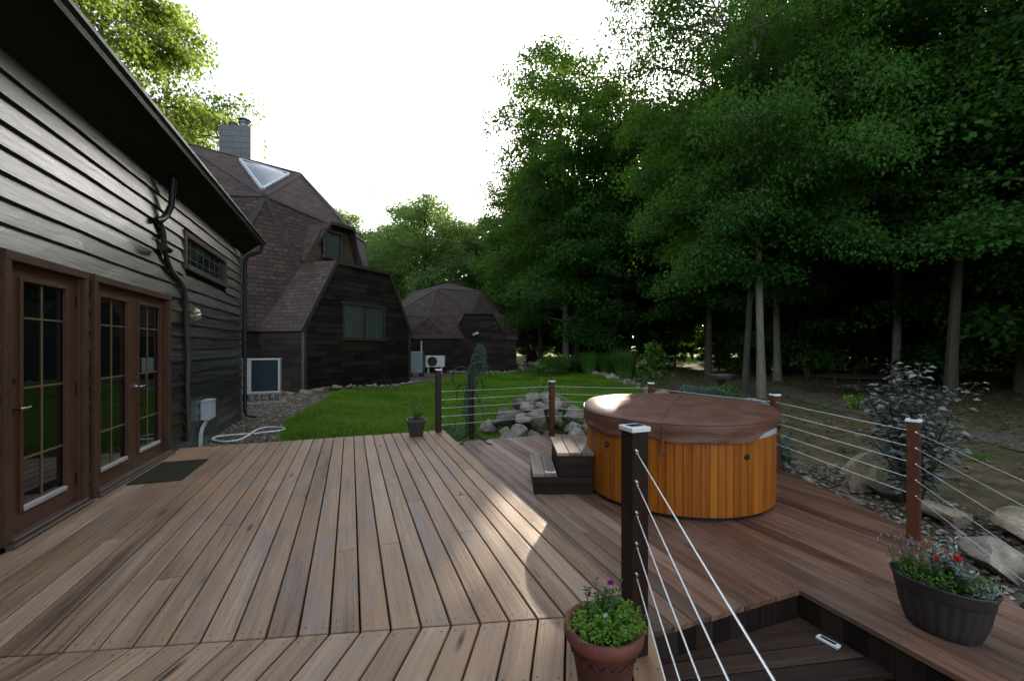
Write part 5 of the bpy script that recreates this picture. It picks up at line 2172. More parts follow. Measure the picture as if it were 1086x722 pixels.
# far wood closing the view, one mass
def far_wood():
    n = 90000
    a = rng.uniform(R_(-62), R_(100), n)          # from +Y clockwise
    r = rng.uniform(74, 92, n)
    h = rng.beta(1.3, 1.5, n)
    topz = 12 + 3.0 * np.sin(a * 23) + 2.2 * np.sin(a * 57 + 1)
    z = .2 + h * topz
    P = np.stack([np.sin(a) * r, np.cos(a) * r, z], 1)
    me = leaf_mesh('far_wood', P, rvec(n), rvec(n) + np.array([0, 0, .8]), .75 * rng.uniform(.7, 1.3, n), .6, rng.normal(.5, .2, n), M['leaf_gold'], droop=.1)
    return tag(link('far_wood', me), 'sunlit far wood glimpsed between the forest trunks', 'wood', kind='stuff')


far_wood()


# two breaks in the canopy that let the low sun reach the deck and the tub cover
def open_gap(o, beams):
    me = o.data
    mw = np.array(o.parent.matrix_basis @ o.matrix_basis) if o.parent else np.array(o.matrix_basis)
    nv = len(me.vertices)
    co = np.empty(nv * 3, dtype=np.float32)
    me.vertices.foreach_get('co', co)
    co = co.reshape(-1, 3) @ mw[:3, :3].T + mw[:3, 3]
    sd = np.array(sundir)
    kill = np.zeros(nv, bool)
    for (p, r0) in beams:
        v = co - np.array(p)
        t_ = v @ sd
        dist = np.linalg.norm(v - t_[:, None] * sd, axis=1)
        rr_ = r0 + .0034 * np.maximum(t_, 0)
        kill |= (np.repeat(rng.random(nv // 4 + 1), 4)[:nv] < 1.25 * np.exp(-(dist / rr_) ** 2)) & (t_ > 1)
    if o.name.startswith('trunk'):
        ax = mw[:3, 3]
        kill &= np.hypot(co[:, 0] - ax[0], co[:, 1] - ax[1]) > .55
    if not kill.any(): return
    o.data = me.copy()
    bm = bmesh.new()
    bm.from_mesh(o.data)
    bm.verts.ensure_lookup_table()
    fs = set()
    for i in np.nonzero(kill)[0]:
        fs.update(bm.verts[i].link_faces)
    bmesh.ops.delete(bm, geom=list(fs), context='FACES')
    bm.to_mesh(o.data)
    bm.free()


BEAMS = [((1.05, 3.05, 0), .09), ((1.45, 3.75, 0), .11), ((3.2, 4.95, .74), .24)]
for o_ in list(bpy.data.objects):
    if o_.type == 'MESH' and (o_.name.startswith('crown') or o_.name.startswith('far_wood') or o_.name.startswith('trunk')):
        open_gap(o_, BEAMS)

# ------------------------------------------------------------------ grass
def lawn_grass():
    V = []
    n = 150000
    xs = rng.uniform(-1.3, 15, n * 2)
    # denser near the decks
    ys = 7.0 + 20 * rng.random(n * 2) ** 1.5
    keep = [i for i in range(2 * n) if inside(LAWN, xs[i], ys[i])][:n]
    x, y = xs[keep], ys[keep]
    z = np.array([gz(a, b) for a, b in zip(x, y)]) + .025
    k = len(x)
    D = np.stack([rng.normal(0, .35, k), rng.normal(0, .35, k), np.ones(k)], 1)
    N = np.stack([rng.normal(0, 1, k), rng.normal(0, 1, k), np.zeros(k)], 1)
    dist = np.hypot(x, y)
    L = rng.uniform(.03, .06, k) * (1 + dist / 40)
    W = .006 * (1 + dist / 8)
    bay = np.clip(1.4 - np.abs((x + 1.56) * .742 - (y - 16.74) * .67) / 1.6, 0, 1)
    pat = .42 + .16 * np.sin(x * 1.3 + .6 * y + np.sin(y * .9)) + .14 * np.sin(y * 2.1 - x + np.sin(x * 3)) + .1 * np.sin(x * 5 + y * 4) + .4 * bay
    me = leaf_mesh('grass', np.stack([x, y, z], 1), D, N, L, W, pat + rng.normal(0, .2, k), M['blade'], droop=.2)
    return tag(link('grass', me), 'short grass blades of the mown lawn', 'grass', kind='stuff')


lawn_grass()


def litter():
    n = 26000
    x = rng.uniform(5.5, 34, n)
    y = rng.uniform(-6, 30, n)
    keep = [i for i in range(n) if not inside(LAWN, x[i], y[i]) and not inside(BED, x[i], y[i]) and (x[i] > 7.2 or y[i] > 8)]
    x, y = x[keep], y[keep]
    k = len(x)
    z = np.array([gz(a, b) + .03 for a, b in zip(x, y)])
    a = rng.uniform(0, 6.28, k)
    D = np.stack([np.cos(a), np.sin(a), rng.normal(0, .15, k)], 1)
    N = np.stack([rng.normal(0, .25, k), rng.normal(0, .25, k), np.ones(k)], 1)
    L = rng.uniform(.05, .12, k)
    me = leaf_mesh('leaf_litter', np.stack([x, y, z], 1), D, N, L, L * .7, rng.normal(.5, .25, k), M['litter'], droop=.1)
    tag(link('leaf_litter', me), 'dry brown leaves strewn over the woodland floor', 'leaf litter', kind='stuff')
    cc = np.stack([rng.uniform(9, 32, 420), rng.uniform(2, 30, 420)], 1)
    P, D = [], []
    for (cx, cy) in cc:
        if inside(LAWN, cx, cy): continue
        r = rng.uniform(.08, .3)
        for i in range(14):
            v = rng.normal(size=3)
            P.append((cx + v[0] * r * .5, cy + v[1] * r * .5, gz(cx, cy) + .03 + abs(v[2]) * r * .35))
            D.append((v[0], v[1], abs(v[2]) * .4))
    k = len(P)
    L = rng.uniform(.05, .12, k)
    me = leaf_mesh('undergrowth', P, D, rng.normal(0, .4, (k, 3)) + np.array([0, 0, 1.0]), L, L * .5, rng.normal(.45, .2, k), M['leaf_bright'], droop=.2)
    tag(link('undergrowth', me), 'sparse low green seedlings on the woodland floor', 'undergrowth', kind='stuff')


M['litter'] = m_leaf('dry leaf', (0.06, 0.04, 0.022), (0.24, 0.17, 0.10), (0.1, 0.06, 0.03), 0.8, 0.1, 0.1)
litter()


# ------------------------------------------------------------------ garden plants
def foliage_blob(name, rad, h, n, leaf, mat, parent, asp=.6, seed=0, up=.5, off=(0, 0, 0), clump=14, core=.5):
    lr = np.random.default_rng(seed)
    cc = lr.normal(size=(clump, 3))
    cc /= np.linalg.norm(cc, axis=1, keepdims=True)
    cc *= (lr.random(clump) ** .4 * .75)[:, None]
    idx = lr.integers(0, clump, n)
    v = lr.normal(size=(n, 3))
    v /= np.linalg.norm(v, axis=1, keepdims=True)
    v *= (lr.random(n) ** core * .42)[:, None]
    P = cc[idx] + v
    D = v + cc[idx] * .4 + lr.normal(size=(n, 3)) * .3
    P = P * np.array([rad, rad, h / 2]) + np.array([0, 0, h / 2]) + np.array(off)
    P[:, 2] = np.maximum(P[:, 2], .02)
    D[:, 2] += up * .3
    N = lr.normal(size=(n, 3)) * .6 + np.array([0, 0, 1.0])
    Lf = leaf * lr.uniform(.6, 1.3, n)
    ct = lr.normal(.5, .18, clump)
    me = leaf_mesh(name, P, D, N, Lf, Lf * asp, ct[idx] + lr.normal(0, .12, n), mat, droop=.12)
    return link(name, me, parent)


def ornamental_grass(x, y, h, r, n, label, seed):
    t = thing('ornamental_grass', label, 'ornamental grass', (x, y, gz(x, y)), 0, 'ornamental grasses')
    lr = np.random.default_rng(seed)
    segs = 4
    V, F, T = [], [], []
    mb = MB()
    for i in range(n):
        a = lr.uniform(0, 2 * PI)
        r0 = r * .35 * math.sqrt(lr.random())
        L = h * lr.uniform(.7, 1.15)
        lean = lr.uniform(.1, .75)
        o = Vector((math.cos(a) * r0, math.sin(a) * r0, 0))
        out = Vector((math.cos(a + lr.normal(0, .5)), math.sin(a + lr.normal(0, .5)), 0))
        sd = Vector((-out.y, out.x, 0))
        w_ = lr.uniform(.012, .022)
        vs = []
        for k in range(segs + 1):
            f = k / segs
            p = o + out * (lean * L * f ** 1.8 * .8) + Vector((0, 0, L * (f - .45 * lean * f ** 2.6)))
            ww = w_ * (1 - f * .92)
            vs += [p - sd * ww, p + sd * ww]
        mb.add(vs, [(2 * k, 2 * k + 1, 2 * k + 3, 2 * k + 2) for k in range(segs)], None, float(np.clip(lr.normal(.6, .2), 0, 1)))
    mb.build('blades', M['blade_tall'], t)


q = px(662, 25); ornamental_grass(q.x, q.y, 1.75, 1.5, 1500, 'big fountain of arching grass at the foot of the grey trunk', 1)
q = px(625, 27); ornamental_grass(q.x, q.y, 1.6, 1.3, 1100, 'arching grass clump on the dome side of its taller neighbour', 2)
q = px(645, 26.5); ornamental_grass(q.x, q.y, 1.5, 1.2, 800, 'smaller grass clump squeezed in the middle of the grasses', 3)


def shrub(x, y, rad, h, n, leaf, mat, label, seed, asp=.6, name='garden_shrub', stems=6, group='garden shrubs'):
    t = thing(name, label, 'shrub', (x, y, gz(x, y)), 0, group)
    foliage_blob('leaves', rad, h, n, leaf, mat, t, asp, seed)
    mb = MB()
    rr = random.Random(seed)
    for i in range(stems):
        a = rr.uniform(0, 6.28)
        p = Vector((math.cos(a) * rad * .6, math.sin(a) * rad * .6, h * rr.uniform(.6, .9)))
        mb.tube([Vector((p.x * .1, p.y * .1, -.05)), Vector((p.x * .4, p.y * .4, p.z * .55)), p], [.02, .014, .005], 5)
    mb.build('stems', M['stem'], t)
    return t


for (x_, d_, rad, h, n, lf, m_, lab) in (
    (590, 26.5, 1.3, 1.35, 2600, .14, 'leaf_bright', 'bright green rounded shrub left of the ornamental grasses'),
    (572, 25.0, .8, .8, 1300, .12, 'leaf_bright', 'low bright shrub at the lawn edge near the far dome'),
    (604, 28, 1.1, 1.5, 1800, .15, 'leaf', 'dark shrub right behind the bright rounded one'),
    (756, 13.6, .8, .62, 1600, .07, 'leaf_spruce', 'low bluish green shrub directly behind the tub cover'),
    (735, 14.5, .7, .55, 1300, .07, 'leaf_spruce', 'low bluish shrub by the young sapling'),
    (778, 13.0, .6, .5, 1100, .06, 'leaf', 'small dark shrub near the birdbath'),
    (768, 15.0, .6, .5, 900, .09, 'leaf_bright', 'small green plant under the birdbath'),
    (908, 12.6, .35, .5, 420, .08, 'leaf_lime', 'small lime green weed alone by the sandy path'),
    (716, 13.0, .5, .35, 800, .06, 'leaf_spruce', 'tiny grey green mound among the border stones'),
):
    q = px(x_, d_)
    shrub(q.x, q.y, rad, h, n, lf, M[m_], lab, int(x_), asp=.45)


def sapling(x, y, h, label, seed, mat, n=900, spread=.5, leaf=.12, name='young_tree', cat='young tree'):
    t = thing(name, label, cat, (x, y, gz(x, y)))
    rr = random.Random(seed)
    lr = np.random.default_rng(seed)
    mb = MB()
    mb.tube([(0, 0, -.05), (.02, .01, h * .5), (.0, .04, h)], [.02, .014, .004], 6)
    P, D, N = [], [], []
    for i in range(34):
        f = .12 + .86 * i / 33
        a = i * 2.4
        L = spread * (1.15 - f) * rr.uniform(.7, 1.2) + .08
        b = Vector((.01, .02, h * f))
        tip = b + Vector((math.cos(a) * L, math.sin(a) * L, L * .35))
        mb.tube([b, b.lerp(tip, .6) + Vector((0, 0, .03)), tip], [.008, .005, .002], 4, cap=False)
        for k in range(n // 34):
            u = rr.uniform(.25, 1.05)
            p = b.lerp(tip, u) + Vector((rr.gauss(0, .05), rr.gauss(0, .05), rr.gauss(0, .035)))
            P.append(tuple(p))
            D.append((math.cos(a + rr.uniform(-1.3, 1.3)), math.sin(a + rr.uniform(-1.3, 1.3)), rr.uniform(-.5, .2)))
            N.append((rr.gauss(0, .3), rr.gauss(0, .3), 1))
    mb.build('trunk', M['stem'], t)
    Lf = leaf * lr.uniform(.6, 1.25, len(P))
    link('crown', leaf_mesh('crown', P, D, N, Lf, Lf * .5, lr.normal(.55, .2, len(P)), mat, droop=.15), t)
    return t


q = px(694, 17.5); sapling(q.x, q.y, 2.0, 'young upright green tree between the grasses and the tub cover', 3, M['leaf_bright'], 1300, .75, .16)
q = px(576, 9.6); sapling(q.x, q.y, 1.05, 'wispy young maple growing just behind the stone pile', 8, M['leaf_bright'], 420, .6, .09)

# birdbath-like basin in the far bed
q = px(765, 16.2)
t = thing('birdbath', 'blue grey shallow basin on a dark foot among the far shrubs', 'birdbath', (q.x, q.y, gz(q.x, q.y)))
mb = MB()
mb.lathe([(.001, .62), (.2, .63), (.36, .72), (.44, .8), (.46, .82), (.42, .78), (.3, .68), (.001, .66)], 24)
mb.build('basin', M['grey_box2'], t)
mb = MB()
mb.lathe([(.22, 0), (.2, .06), (.1, .12), (.08, .4), (.14, .58), (.2, .63)], 18)
mb.build('foot', M['gutter'], t)

# hose coil by the big trunk
q = px(800, 13.6)
mb = MB()
for k in range(3):
    mb.tube([(q.x + (.42 - .05 * k) * math.cos(a * PI / 20), q.y + (.42 - .05 * k) * math.sin(a * PI / 20), gz(q.x, q.y) + .05 + .035 * k + .25 * max(0, math.sin(a * PI / 20)) * .3) for a in range(41)], .018, 6, cap=False)
M['hose_blue'] = m_plain('pale blue hose', (0.3, .42, .45), .5, .4, 0, .1, 8, 0)
tag(mb.build('garden_hose', M['hose_blue']), 'pale blue hose coiled by the foot of the maple trunk', 'hose')

# trampoline in the dark
q = px(903, 16.8)
t = thing('trampoline', 'dark low trampoline on thin metal legs in the shade of the forest', 'trampoline', (q.x, q.y, gz(q.x, q.y)), -YAW)
rt_, zt_ = 1.25, .72
mb = MB()
ring = [(rt_ * math.cos(a * PI / 24), rt_ * math.sin(a * PI / 24), zt_) for a in range(49)]
mb.tube(ring, .025, 8, cap=False)
mb.build('frame', M['gutter'], t)
mb = MB()
mb.lathe([(.001, zt_ - .02), (rt_ - .12, zt_ - .005), (rt_ - .1, zt_ + .012), (rt_ + .02, zt_ + .02)], 40)
mb.build('jumping_mat', M['grey_dark'] if 'grey_dark' in M else M['gutter'], t)
for k in range(4):
    a = PI / 4 + k * PI / 2
    mb = MB()
    c_, s_ = math.cos(a), math.sin(a)
    p0, p1 = Vector((c_ - s_ * .3, s_ + c_ * .3, 0)).normalized() * rt_, Vector((c_ + s_ * .3, s_ - c_ * .3, 0)).normalized() * rt_
    mb.tube([p0 + Vector((0, 0, zt_)), p0 + Vector((0, 0, .02)), p1 + Vector((0, 0, .02)), p1 + Vector((0, 0, zt_))], .02, 6)
    mb.build('leg', M['gutter'], t)


# weeping spruce beyond the notch
def weeping():
    x, y = 2.28, 8.45
    t = thing('weeping_spruce', 'narrow weeping spruce with a nodding tip on the lawn behind the hook', 'tree', (x, y, gz(x, y)))
    rr = random.Random(4)
    lr = np.random.default_rng(4)
    mb = MB()
    h = 1.95
    sp = [Vector((0, 0, -.05)), Vector((.03, 0, .5)), Vector((-.03, .02, 1.0)), Vector((.03, 0, 1.45)), Vector((.1, -.02, 1.8)), Vector((.2, -.05, 1.93)), Vector((.28, -.07, 1.82))]
    mb.tube(sp, [.03, .026, .022, .018, .013, .008, .004], 6)
    P, D = [], []

    def strand(a, L, w):
        pts = [a]
        dr = Vector((rr.gauss(0, 1), rr.gauss(0, 1), 0)).normalized()
        for k in range(1, 9):
            f = k / 8
            pts.append(a + dr * (w * (1 - (1 - f) ** 2)) + Vector((rr.gauss(0, .01), rr.gauss(0, .01), -L * f ** 1.3)))
        mb.tube(pts, [.006 * (1 - k / 9) + .001 for k in range(9)], 4, cap=False)
        for i in range(int(L * 330)):
            u = rr.random() * 7.99
            p = pts[int(u)].lerp(pts[int(u) + 1], u - int(u))
            P.append(tuple(p))
            D.append((rr.gauss(0, .8), rr.gauss(0, .8), rr.uniform(-1.1, .1)))

    for i in range(80):
        f = rr.random() ** .75
        u = f * 5.99
        a = sp[int(u)].lerp(sp[int(u) + 1], u - int(u))
        if a.z < .25: continue
        strand(a, min(a.z - .03, rr.uniform(.25, .62)), rr.uniform(.05, .13))
    for i in range(5): strand(Vector((.05 + rr.uniform(-.05, .05), 0, .95)), .5, .22)
    mb.build('trunk', M['stem'], t)
    n = len(P)
    Lf = lr.uniform(.03, .055, n)
    link('needles', leaf_mesh('needles', P, D, rvec(n), Lf, .013, lr.normal(.5, .22, n), M['leaf_spruce']), t)
    t2 = thing('garden_shrub', 'small dark seedling at the notch between the two decks', 'shrub', (1.78, 8.0, gz(1.8, 8)), 0, 'garden shrubs')
    foliage_blob('leaves', .22, .42, 260, .07, M['leaf_spruce'], t2, .35, 3)


weeping()

# shepherd hook
HK = Vector((2.0, 7.36))
t = thing('shepherd_hook', 'black metal garden hook stand with curled arms on the far deck edge', 'hook stand', (HK.x, HK.y, ZL), -YAW)
mb = MB()
mb.tube([(0, 0, 0.06), (0, 0, 1.22)], .03, 10)
mb.tube([(.045, 0, 0.06), (.045, 0, 1.05)], .014, 8)
mb.build('pole', M['black'], t)


def hook(x0, z0, dx, r, drop, name='arm'):
    mb = MB()
    pts = [(x0, 0, z0 - .15), (x0, 0, z0)]
    for k in range(1, 13):
        a = PI * k / 12
        pts.append((x0 + dx * (r - r * math.cos(a)), 0, z0 + r * math.sin(a) * .85))
    pts.append((x0 + dx * 2 * r, 0, z0 - drop * .6))
    pts.append((x0 + dx * (2 * r + .02), 0, z0 - drop))
    pts.append((x0 + dx * (2 * r - .03), 0, z0 - drop - .02))
    mb.tube(pts, .011, 8)
    mb.build(name, M['black'], t)


hook(0, 1.2, -1, .16, .12)
hook(0.0, .93, -1, .12, .14)
hook(.03, 1.3, 1, .15, .1)
hook(.03, 1.06, 1, .09, .12)
for a, L in ((2.6, .26), (-2.2, .24), (-.55, .42), (.5, .3)):
    mb = MB()
    dx, dy = math.cos(a), math.sin(a)
    mb.tube([(0, 0, .16), (dx * L * .4, dy * L * .4, .1), (dx * L * .8, dy * L * .8, .03), (dx * L, dy * L, .012), (dx * (L + .04), dy * (L + .04), .02)], .012, 7)
    mb.build('leg', M['black'], t)


# plum leaved shrub by post C
def plum():
    x, y = 5.76, 2.80
    t = thing('plum_shrub', 'tall plum grey leaved shrub arching up behind the railing post', 'shrub', (x, y, gz(x, y)))
    rr = random.Random(12)
    lr = np.random.default_rng(12)
    mb = MB()
    P, D, N = [], [], []
    for i in range(30):
        a = rr.uniform(0, 6.28)
        sp = rr.uniform(.12, .62)
        H = rr.uniform(.95, 1.68) * (1.1 - .45 * sp)
        c = Vector((math.cos(a) * sp, math.sin(a) * sp, H))
        b = Vector((c.x * .25, c.y * .25, H * .65))
        pts = bez(Vector((c.x * .08, c.y * .08, -.05)), b, c, 10)
        mb.tube(pts, [.012 * (1 - k / 11) + .002 for k in range(11)], 5)
        nl = 74
        for k in range(nl):
            u = (.22 + .78 * (k / nl)) * 9.99
            p = pts[int(u)].lerp(pts[int(u) + 1], u - int(u))
            aa = k * 2.4 + rr.uniform(-.4, .4)
            d_ = Vector((math.cos(aa), math.sin(aa), rr.uniform(-.25, .35)))
            P.append(tuple(p + d_ * rr.uniform(.01, .09)))
            D.append(tuple(d_))
            N.append((rr.gauss(0, .3), rr.gauss(0, .3), 1))
    mb.build('stems', M['stem'], t)
    n = len(P)
    Lf = lr.uniform(.05, .1, n)
    link('leaves', leaf_mesh('leaves', P, D, N, Lf, Lf * .72, lr.normal(.45, .25, n), M['leaf_purple'], droop=.2), t)


plum()
# small bluish plant by post D
shrub(5.75, 4.45, .28, .62, 420, .07, M['leaf_spruce'], 'bluish leaved plant poking up beside the deck past the tub', 66, .5)
shrub(4.35, .98, .2, .2, 260, .05, M['leaf_bright'], 'tiny green weed in the pebbles beside the planter', 67, .4)
for i, (x, y) in enumerate(((6.9, 2.3), (7.4, 3.6), (8.2, 2.4), (7.9, 4.8), (9.0, 3.6), (6.8, 1.4))):
    shrub(x, y, .16, .12, 160, .05, M['leaf_bright'], 'low green weed tuft on the bare soil beyond the boulders', 70 + i, .3, 'weed', 2, 'weed tufts on the soil')


# ------------------------------------------------------------------ planters
def pot_terra():
    x, y = 0.985, 1.525
    t = thing('flower_pot', 'terracotta pot of bright green herbs at the foot of the front post', 'flower pot', (x, y, 0))
    mb = MB()
    mb.lathe([(.098, 0), (.104, .02), (.125, .14), (.135, .2), (.14, .215), (.158, .225), (.163, .25), (.158, .272), (.148, .276), (.138, .268), (.134, .235), (.001, .235)], 48)
    mb.build('pot', M['terra'], t)
    qb = MB()
    qb.lathe([(.1405, .2155), (.159, .2235), (.1645, .25), (.1595, .2735), (.148, .2775), (.137, .269), (.1335, .236)], 48)
    qb.build('rim', M['terra_rim'], t)
    rb = MB()
    for k in range(18):
        a = 2 * PI * k / 18
        c = Vector((math.cos(a), math.sin(a), 0))
        s = Vector((-c.y, c.x, 0))
        rb.tube([c * .131 + s * -.016 + Vector((0, 0, .165)), c * .135 + Vector((0, 0, .182)), c * .131 + s * .016 + Vector((0, 0, .165))], .005, 5)
    rb.build('ornament', M['terra'], t)
    sb = MB()
    sb.lathe([(.138, .245), (.07, .262), (.001, .266)], 24)
    sb.build('soil', M['soil'], t)
    p = thing('potted_plant', 'leafy parsley and a purple bloom growing in the terracotta pot', 'plant', (x, y, .245))
    lr = np.random.default_rng(3)
    # parsley: many small leaflets on short stems
    P, D, N, T = [], [], [], []
    mbs = MB()
    rr = random.Random(9)
    for i in range(210):
        a = rr.uniform(0, 6.28)
        r = .135 * math.sqrt(rr.random())
        b = Vector((math.cos(a) * r, math.sin(a) * r, 0))
        if b.x * .3 - b.y * .9 < -.065: continue
        tip = b * rr.uniform(1.0, 1.25) + Vector((0, 0, rr.uniform(.025, .08)))
        mbs.tube([b, b.lerp(tip, .5) + Vector((0, 0, .01)), tip], .0012, 4, cap=False)
        for k in range(14):
            dd = rvec(1)[0]
            P.append(tuple(np.array(tip) + dd * rr.uniform(.002, .016)))
            D.append((dd[0], dd[1], dd[2] * .5 + .2))
            N.append((rr.gauss(0, .4), rr.gauss(0, .4), 1))
    n = len(P)
    L = lr.uniform(.009, .019, n)
    o = link('leaves', leaf_mesh('leaves', P, D, N, L, L * .75, lr.normal(.5, .25, n), M['leaf_lime'], droop=.2), p)
    # darker leggy plant with a bloom, behind
    P, D, N = [], [], []
    for i in range(16):
        b = Vector((rr.uniform(-.07, .09), rr.uniform(-.01, .1), 0))
        tip = b + Vector((rr.gauss(.01, .02), rr.gauss(.01, .02), rr.uniform(.07, .17)))
        mbs.tube([b, b.lerp(tip, .5) + Vector((.004, 0, 0)), tip], .0016, 4)
        for k in range(20):
            q_ = b.lerp(tip, rr.uniform(.2, 1))
            dd = rvec(1)[0]
            P.append(tuple(q_)); D.append((dd[0], dd[1], abs(dd[2]) * .5)); N.append((dd[1], -dd[0], 1))
    n = len(P)
    L = lr.uniform(.014, .03, n)
    link('leaves', leaf_mesh('leaves', P, D, N, L, L * .5, lr.normal(.4, .25, n), [M['leaf_bright'], M['leaf_purple']], (lr.random(n) < .4).astype(int), droop=.2), p)
    mbs.build('stems', M['leaf_bright'], p)
    for (c, mm, r, k) in ((Vector((.055, .03, .165)), 'petal_purple', .019, 46), (Vector((-.01, -.03, .075)), 'petal_white', .012, 16), (Vector((.045, -.05, .07)), 'petal_white', .011, 16), (Vector((.07, .06, .145)), 'petal_yellow', .01, 12)):
        dd = rvec(k)
        dd[:, 2] = np.abs(dd[:, 2]) * .8
        L = np.full(k, r)
        link('blossoms', leaf_mesh('blossoms', np.array(c) + dd * .002, dd, rvec(k), L, L * .5, rng.uniform(.3, 1, k), M[mm]), p)


pot_terra()


def planter_oval():
    x, y = 3.30, 1.47
    t = thing('flower_pot', 'oval fluted dark planter of mixed flowers on the narrow deck strip', 'flower pot', (x, y, ZL), math.atan2(-.41, .10))
    sx, sy = .84, .58
    mb = MB()

    def flute(i, a, r, z):
        if 1 <= i <= 6: r = r + .0045 * (1 if math.sin(a * 24) > 0 else -1)
        return r, z

    mb.lathe([(.165, 0), (.19, .012), (.215, .07), (.235, .13), (.248, .195), (.252, .21), (.252, .22), (.262, .225), (.268, .265), (.285, .297), (.288, .307), (.278, .307), (.258, .27), (.25, .255), (.001, .255)], 96, sx=sx, sy=sy, fn=flute)
    mb.build('pot', M['pot_dark'], t)
    sb = MB()
    sb.lathe([(.256, .268), (.15, .282), (.001, .284)], 32, sx=sx, sy=sy)
    sb.build('soil', M['soil'], t)
    p = thing('potted_plant', 'silver foliage, red blooms and lilac sprays growing in the oval planter', 'plant', (x, y, ZL + .275), math.atan2(-.41, .10))
    p.scale = (.86, 1.05, 1.4)
    rr = random.Random(2)
    lr = np.random.default_rng(2)
    mbs = MB()
    # green fill
    P, D, N = [], [], []
    for i in range(900):
        a = rr.uniform(0, 6.28)
        r = math.sqrt(rr.random())
        q_ = Vector((.25 * r * math.cos(a), .14 * r * math.sin(a), rr.uniform(0, .085) * (1.2 - r * .6)))
        dd = rvec(1)[0]
        P.append(tuple(q_)); D.append((dd[0], dd[1], abs(dd[2]) * .7)); N.append((rr.gauss(0, .5), rr.gauss(0, .5), 1))
    n = len(P)
    L = lr.uniform(.015, .035, n)
    link('leaves', leaf_mesh('leaves', P, D, N, L, L * .5, lr.normal(.5, .25, n), M['leaf_bright'], droop=.2), p)
    # silver feathery plants
    P, D, N = [], [], []
    for (cx, cy, hh) in ((-.03, -.02, .17), (.06, .02, .2), (.0, .06, .13), (.12, -.03, .12)):
        for i in range(11):
            a = rr.uniform(0, 6.28)
            tip = Vector((cx + math.cos(a) * .06 * rr.random(), cy + math.sin(a) * .06 * rr.random(), hh * rr.uniform(.55, 1.05)))
            b = Vector((cx, cy, 0))
            mbs.tube([b, b.lerp(tip, .5) + Vector((0, 0, .01)), tip], .002, 4)
            for k in range(16):
                u = .35 + .65 * k / 15
                q_ = b.lerp(tip, u)
                s_ = 1 if k % 2 else -1
                P.append(tuple(q_)); D.append((math.cos(a + s_ * 1.2), math.sin(a + s_ * 1.2), .5)); N.append((rr.gauss(0, .4), rr.gauss(0, .4), 1))
    n = len(P)
    L = lr.uniform(.018, .04, n)
    link('leaves', leaf_mesh('leaves', P, D, N, L, L * .4, lr.normal(.5, .25, n), M['leaf_silver'], droop=.1), p)
    # lilac sprays at the far end
    P, D, N, mi = [], [], [], []
    for i in range(26):
        b = Vector((-.2 + rr.uniform(-.03, .08), rr.uniform(-.07, .07), 0))
        tip = b + Vector((rr.gauss(-.03, .05), rr.gauss(0, .05), rr.uniform(.06, .17)))
        mbs.tube([b, b.lerp(tip, .5) + Vector((0, 0, .012)), tip], .0012, 4)
        for k in range(10):
            dd = rvec(1)[0]
            P.append(tuple(np.array(tip) + dd * .006)); D.append(tuple(dd)); N.append(tuple(rvec(1)[0])); mi.append(0 if rr.random() < .55 else 1)
        for k in range(8):
            q_ = b.lerp(tip, rr.random())
            dd = rvec(1)[0]
            P.append(tuple(q_)); D.append(tuple(dd)); N.append((0, 0, 1)); mi.append(1)
    n = len(P)
    L = lr.uniform(.007, .016, n)
    link('blossoms', leaf_mesh('blossoms', P, D, N, L, L * .7, lr.normal(.5, .25, n), [M['petal_lilac'], M['leaf_bright']], mi), p)
    # grey wispy end
    P, D, N = [], [], []
    for i in range(260):
        P.append((.2 + rr.uniform(-.05, .06), rr.uniform(-.09, .09), rr.uniform(0, .05)))
        dd = rvec(1)[0]
        D.append((dd[0], dd[1], abs(dd[2]))); N.append(tuple(rvec(1)[0]))
    link('leaves', leaf_mesh('leaves', P, D, N, .035, .004, lr.normal(.3, .2, 260), M['leaf_silver']), p)
    for c in (Vector((-.035, -.04, .13)), Vector((-.015, -.055, .115)), Vector((.075, -.04, .14)), Vector((.09, -.03, .135))):
        k = 30
        dd = rvec(k)
        L = np.full(k, .017)
        link('blossoms', leaf_mesh('blossoms', np.array(c) + dd * .002, dd, rvec(k), L, L * .6, rng.uniform(.3, 1, k), M['petal_red']), p)
        mbs.tube([Vector((c.x, c.y, 0)), c], .0018, 4)
    mbs.build('stems', M['leaf_bright'], p)


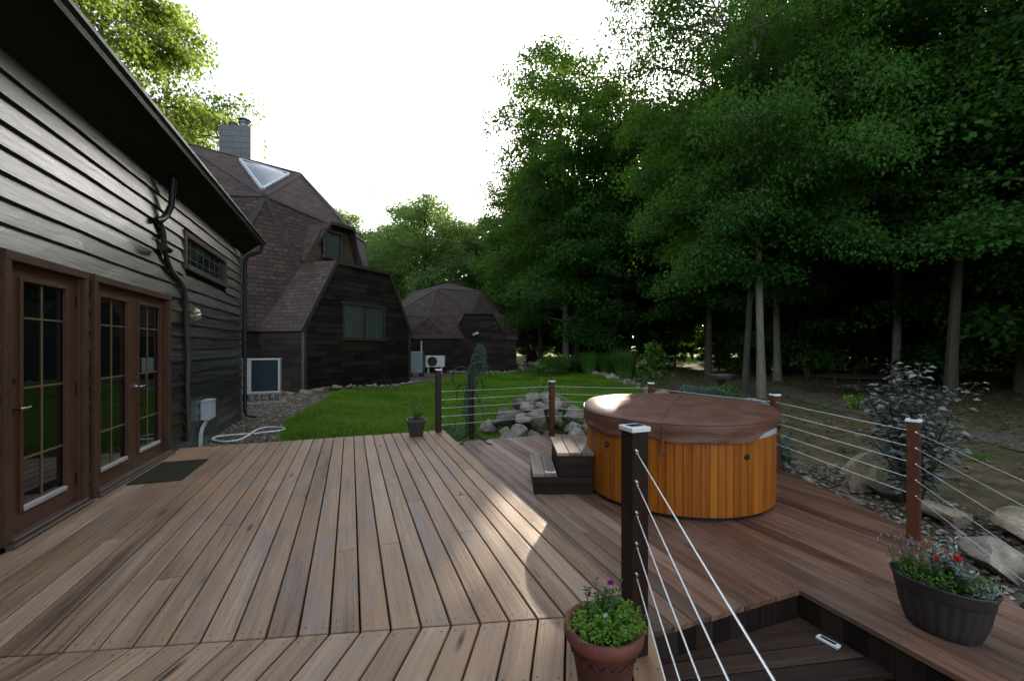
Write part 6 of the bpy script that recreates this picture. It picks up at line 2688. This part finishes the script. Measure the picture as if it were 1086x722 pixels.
planter_oval()


def planter_square():
    x, y = 0.985, 6.95
    t = thing('flower_pot', 'square dark planter with a wispy shrub on the far deck edge', 'flower pot', (x, y, 0), -.15)
    mb = MB()
    w0, w1, h = .10, .15, .27
    ring = lambda w_, z: [(-w_, -w_, z), (w_, -w_, z), (w_, w_, z), (-w_, w_, z)]
    vs = ring(w0, 0) + ring(w1 - .01, h - .04) + ring(w1, h - .04) + ring(w1, h) + ring(w1 - .02, h) + ring(w1 - .025, h - .04)
    fs = [(3, 2, 1, 0)]
    for r in range(5):
        for i in range(4): fs.append((r * 4 + i, r * 4 + (i + 1) % 4, (r + 1) * 4 + (i + 1) % 4, (r + 1) * 4 + i))
    fs.append((20, 21, 22, 23))
    mb.add(vs, fs, None)
    mb.build('pot', M['pot_dark'], t, .006, 2)
    sb = MB()
    sb.box(-.12, .12, -.12, .12, h - .038, h - .03)
    sb.build('soil', M['soil'], t)
    p = thing('potted_plant', 'wispy upright plant with a few yellowish tips in the square planter', 'plant', (x, y, h - .03))
    rr = random.Random(6)
    lr = np.random.default_rng(6)
    mbs = MB()
    P, D, N, mi = [], [], [], []
    for i in range(26):
        a = rr.uniform(0, 6.28)
        tip = Vector((math.cos(a) * rr.uniform(.02, .17), math.sin(a) * rr.uniform(.02, .17), rr.uniform(.1, .36)))
        b = Vector((tip.x * .2, tip.y * .2, 0))
        mbs.tube([b, b.lerp(tip, .5) + Vector((0, 0, .02)), tip], .002, 4)
        for k in range(26):
            u = .2 + .8 * k / 25
            q_ = b.lerp(tip, u)
            dd = rvec(1)[0]
            P.append(tuple(q_)); D.append((dd[0], dd[1], dd[2] * .6 + .4)); N.append(tuple(rvec(1)[0])); mi.append(1 if u > .9 and rr.random() < .5 else 0)
    n = len(P)
    L = lr.uniform(.018, .04, n)
    link('leaves', leaf_mesh('leaves', P, D, N, L, L * .35, lr.normal(.5, .25, n), [M['leaf_bright'], M['petal_yellow']], mi), p)
    mbs.build('stems', M['stem'], p)


planter_square()
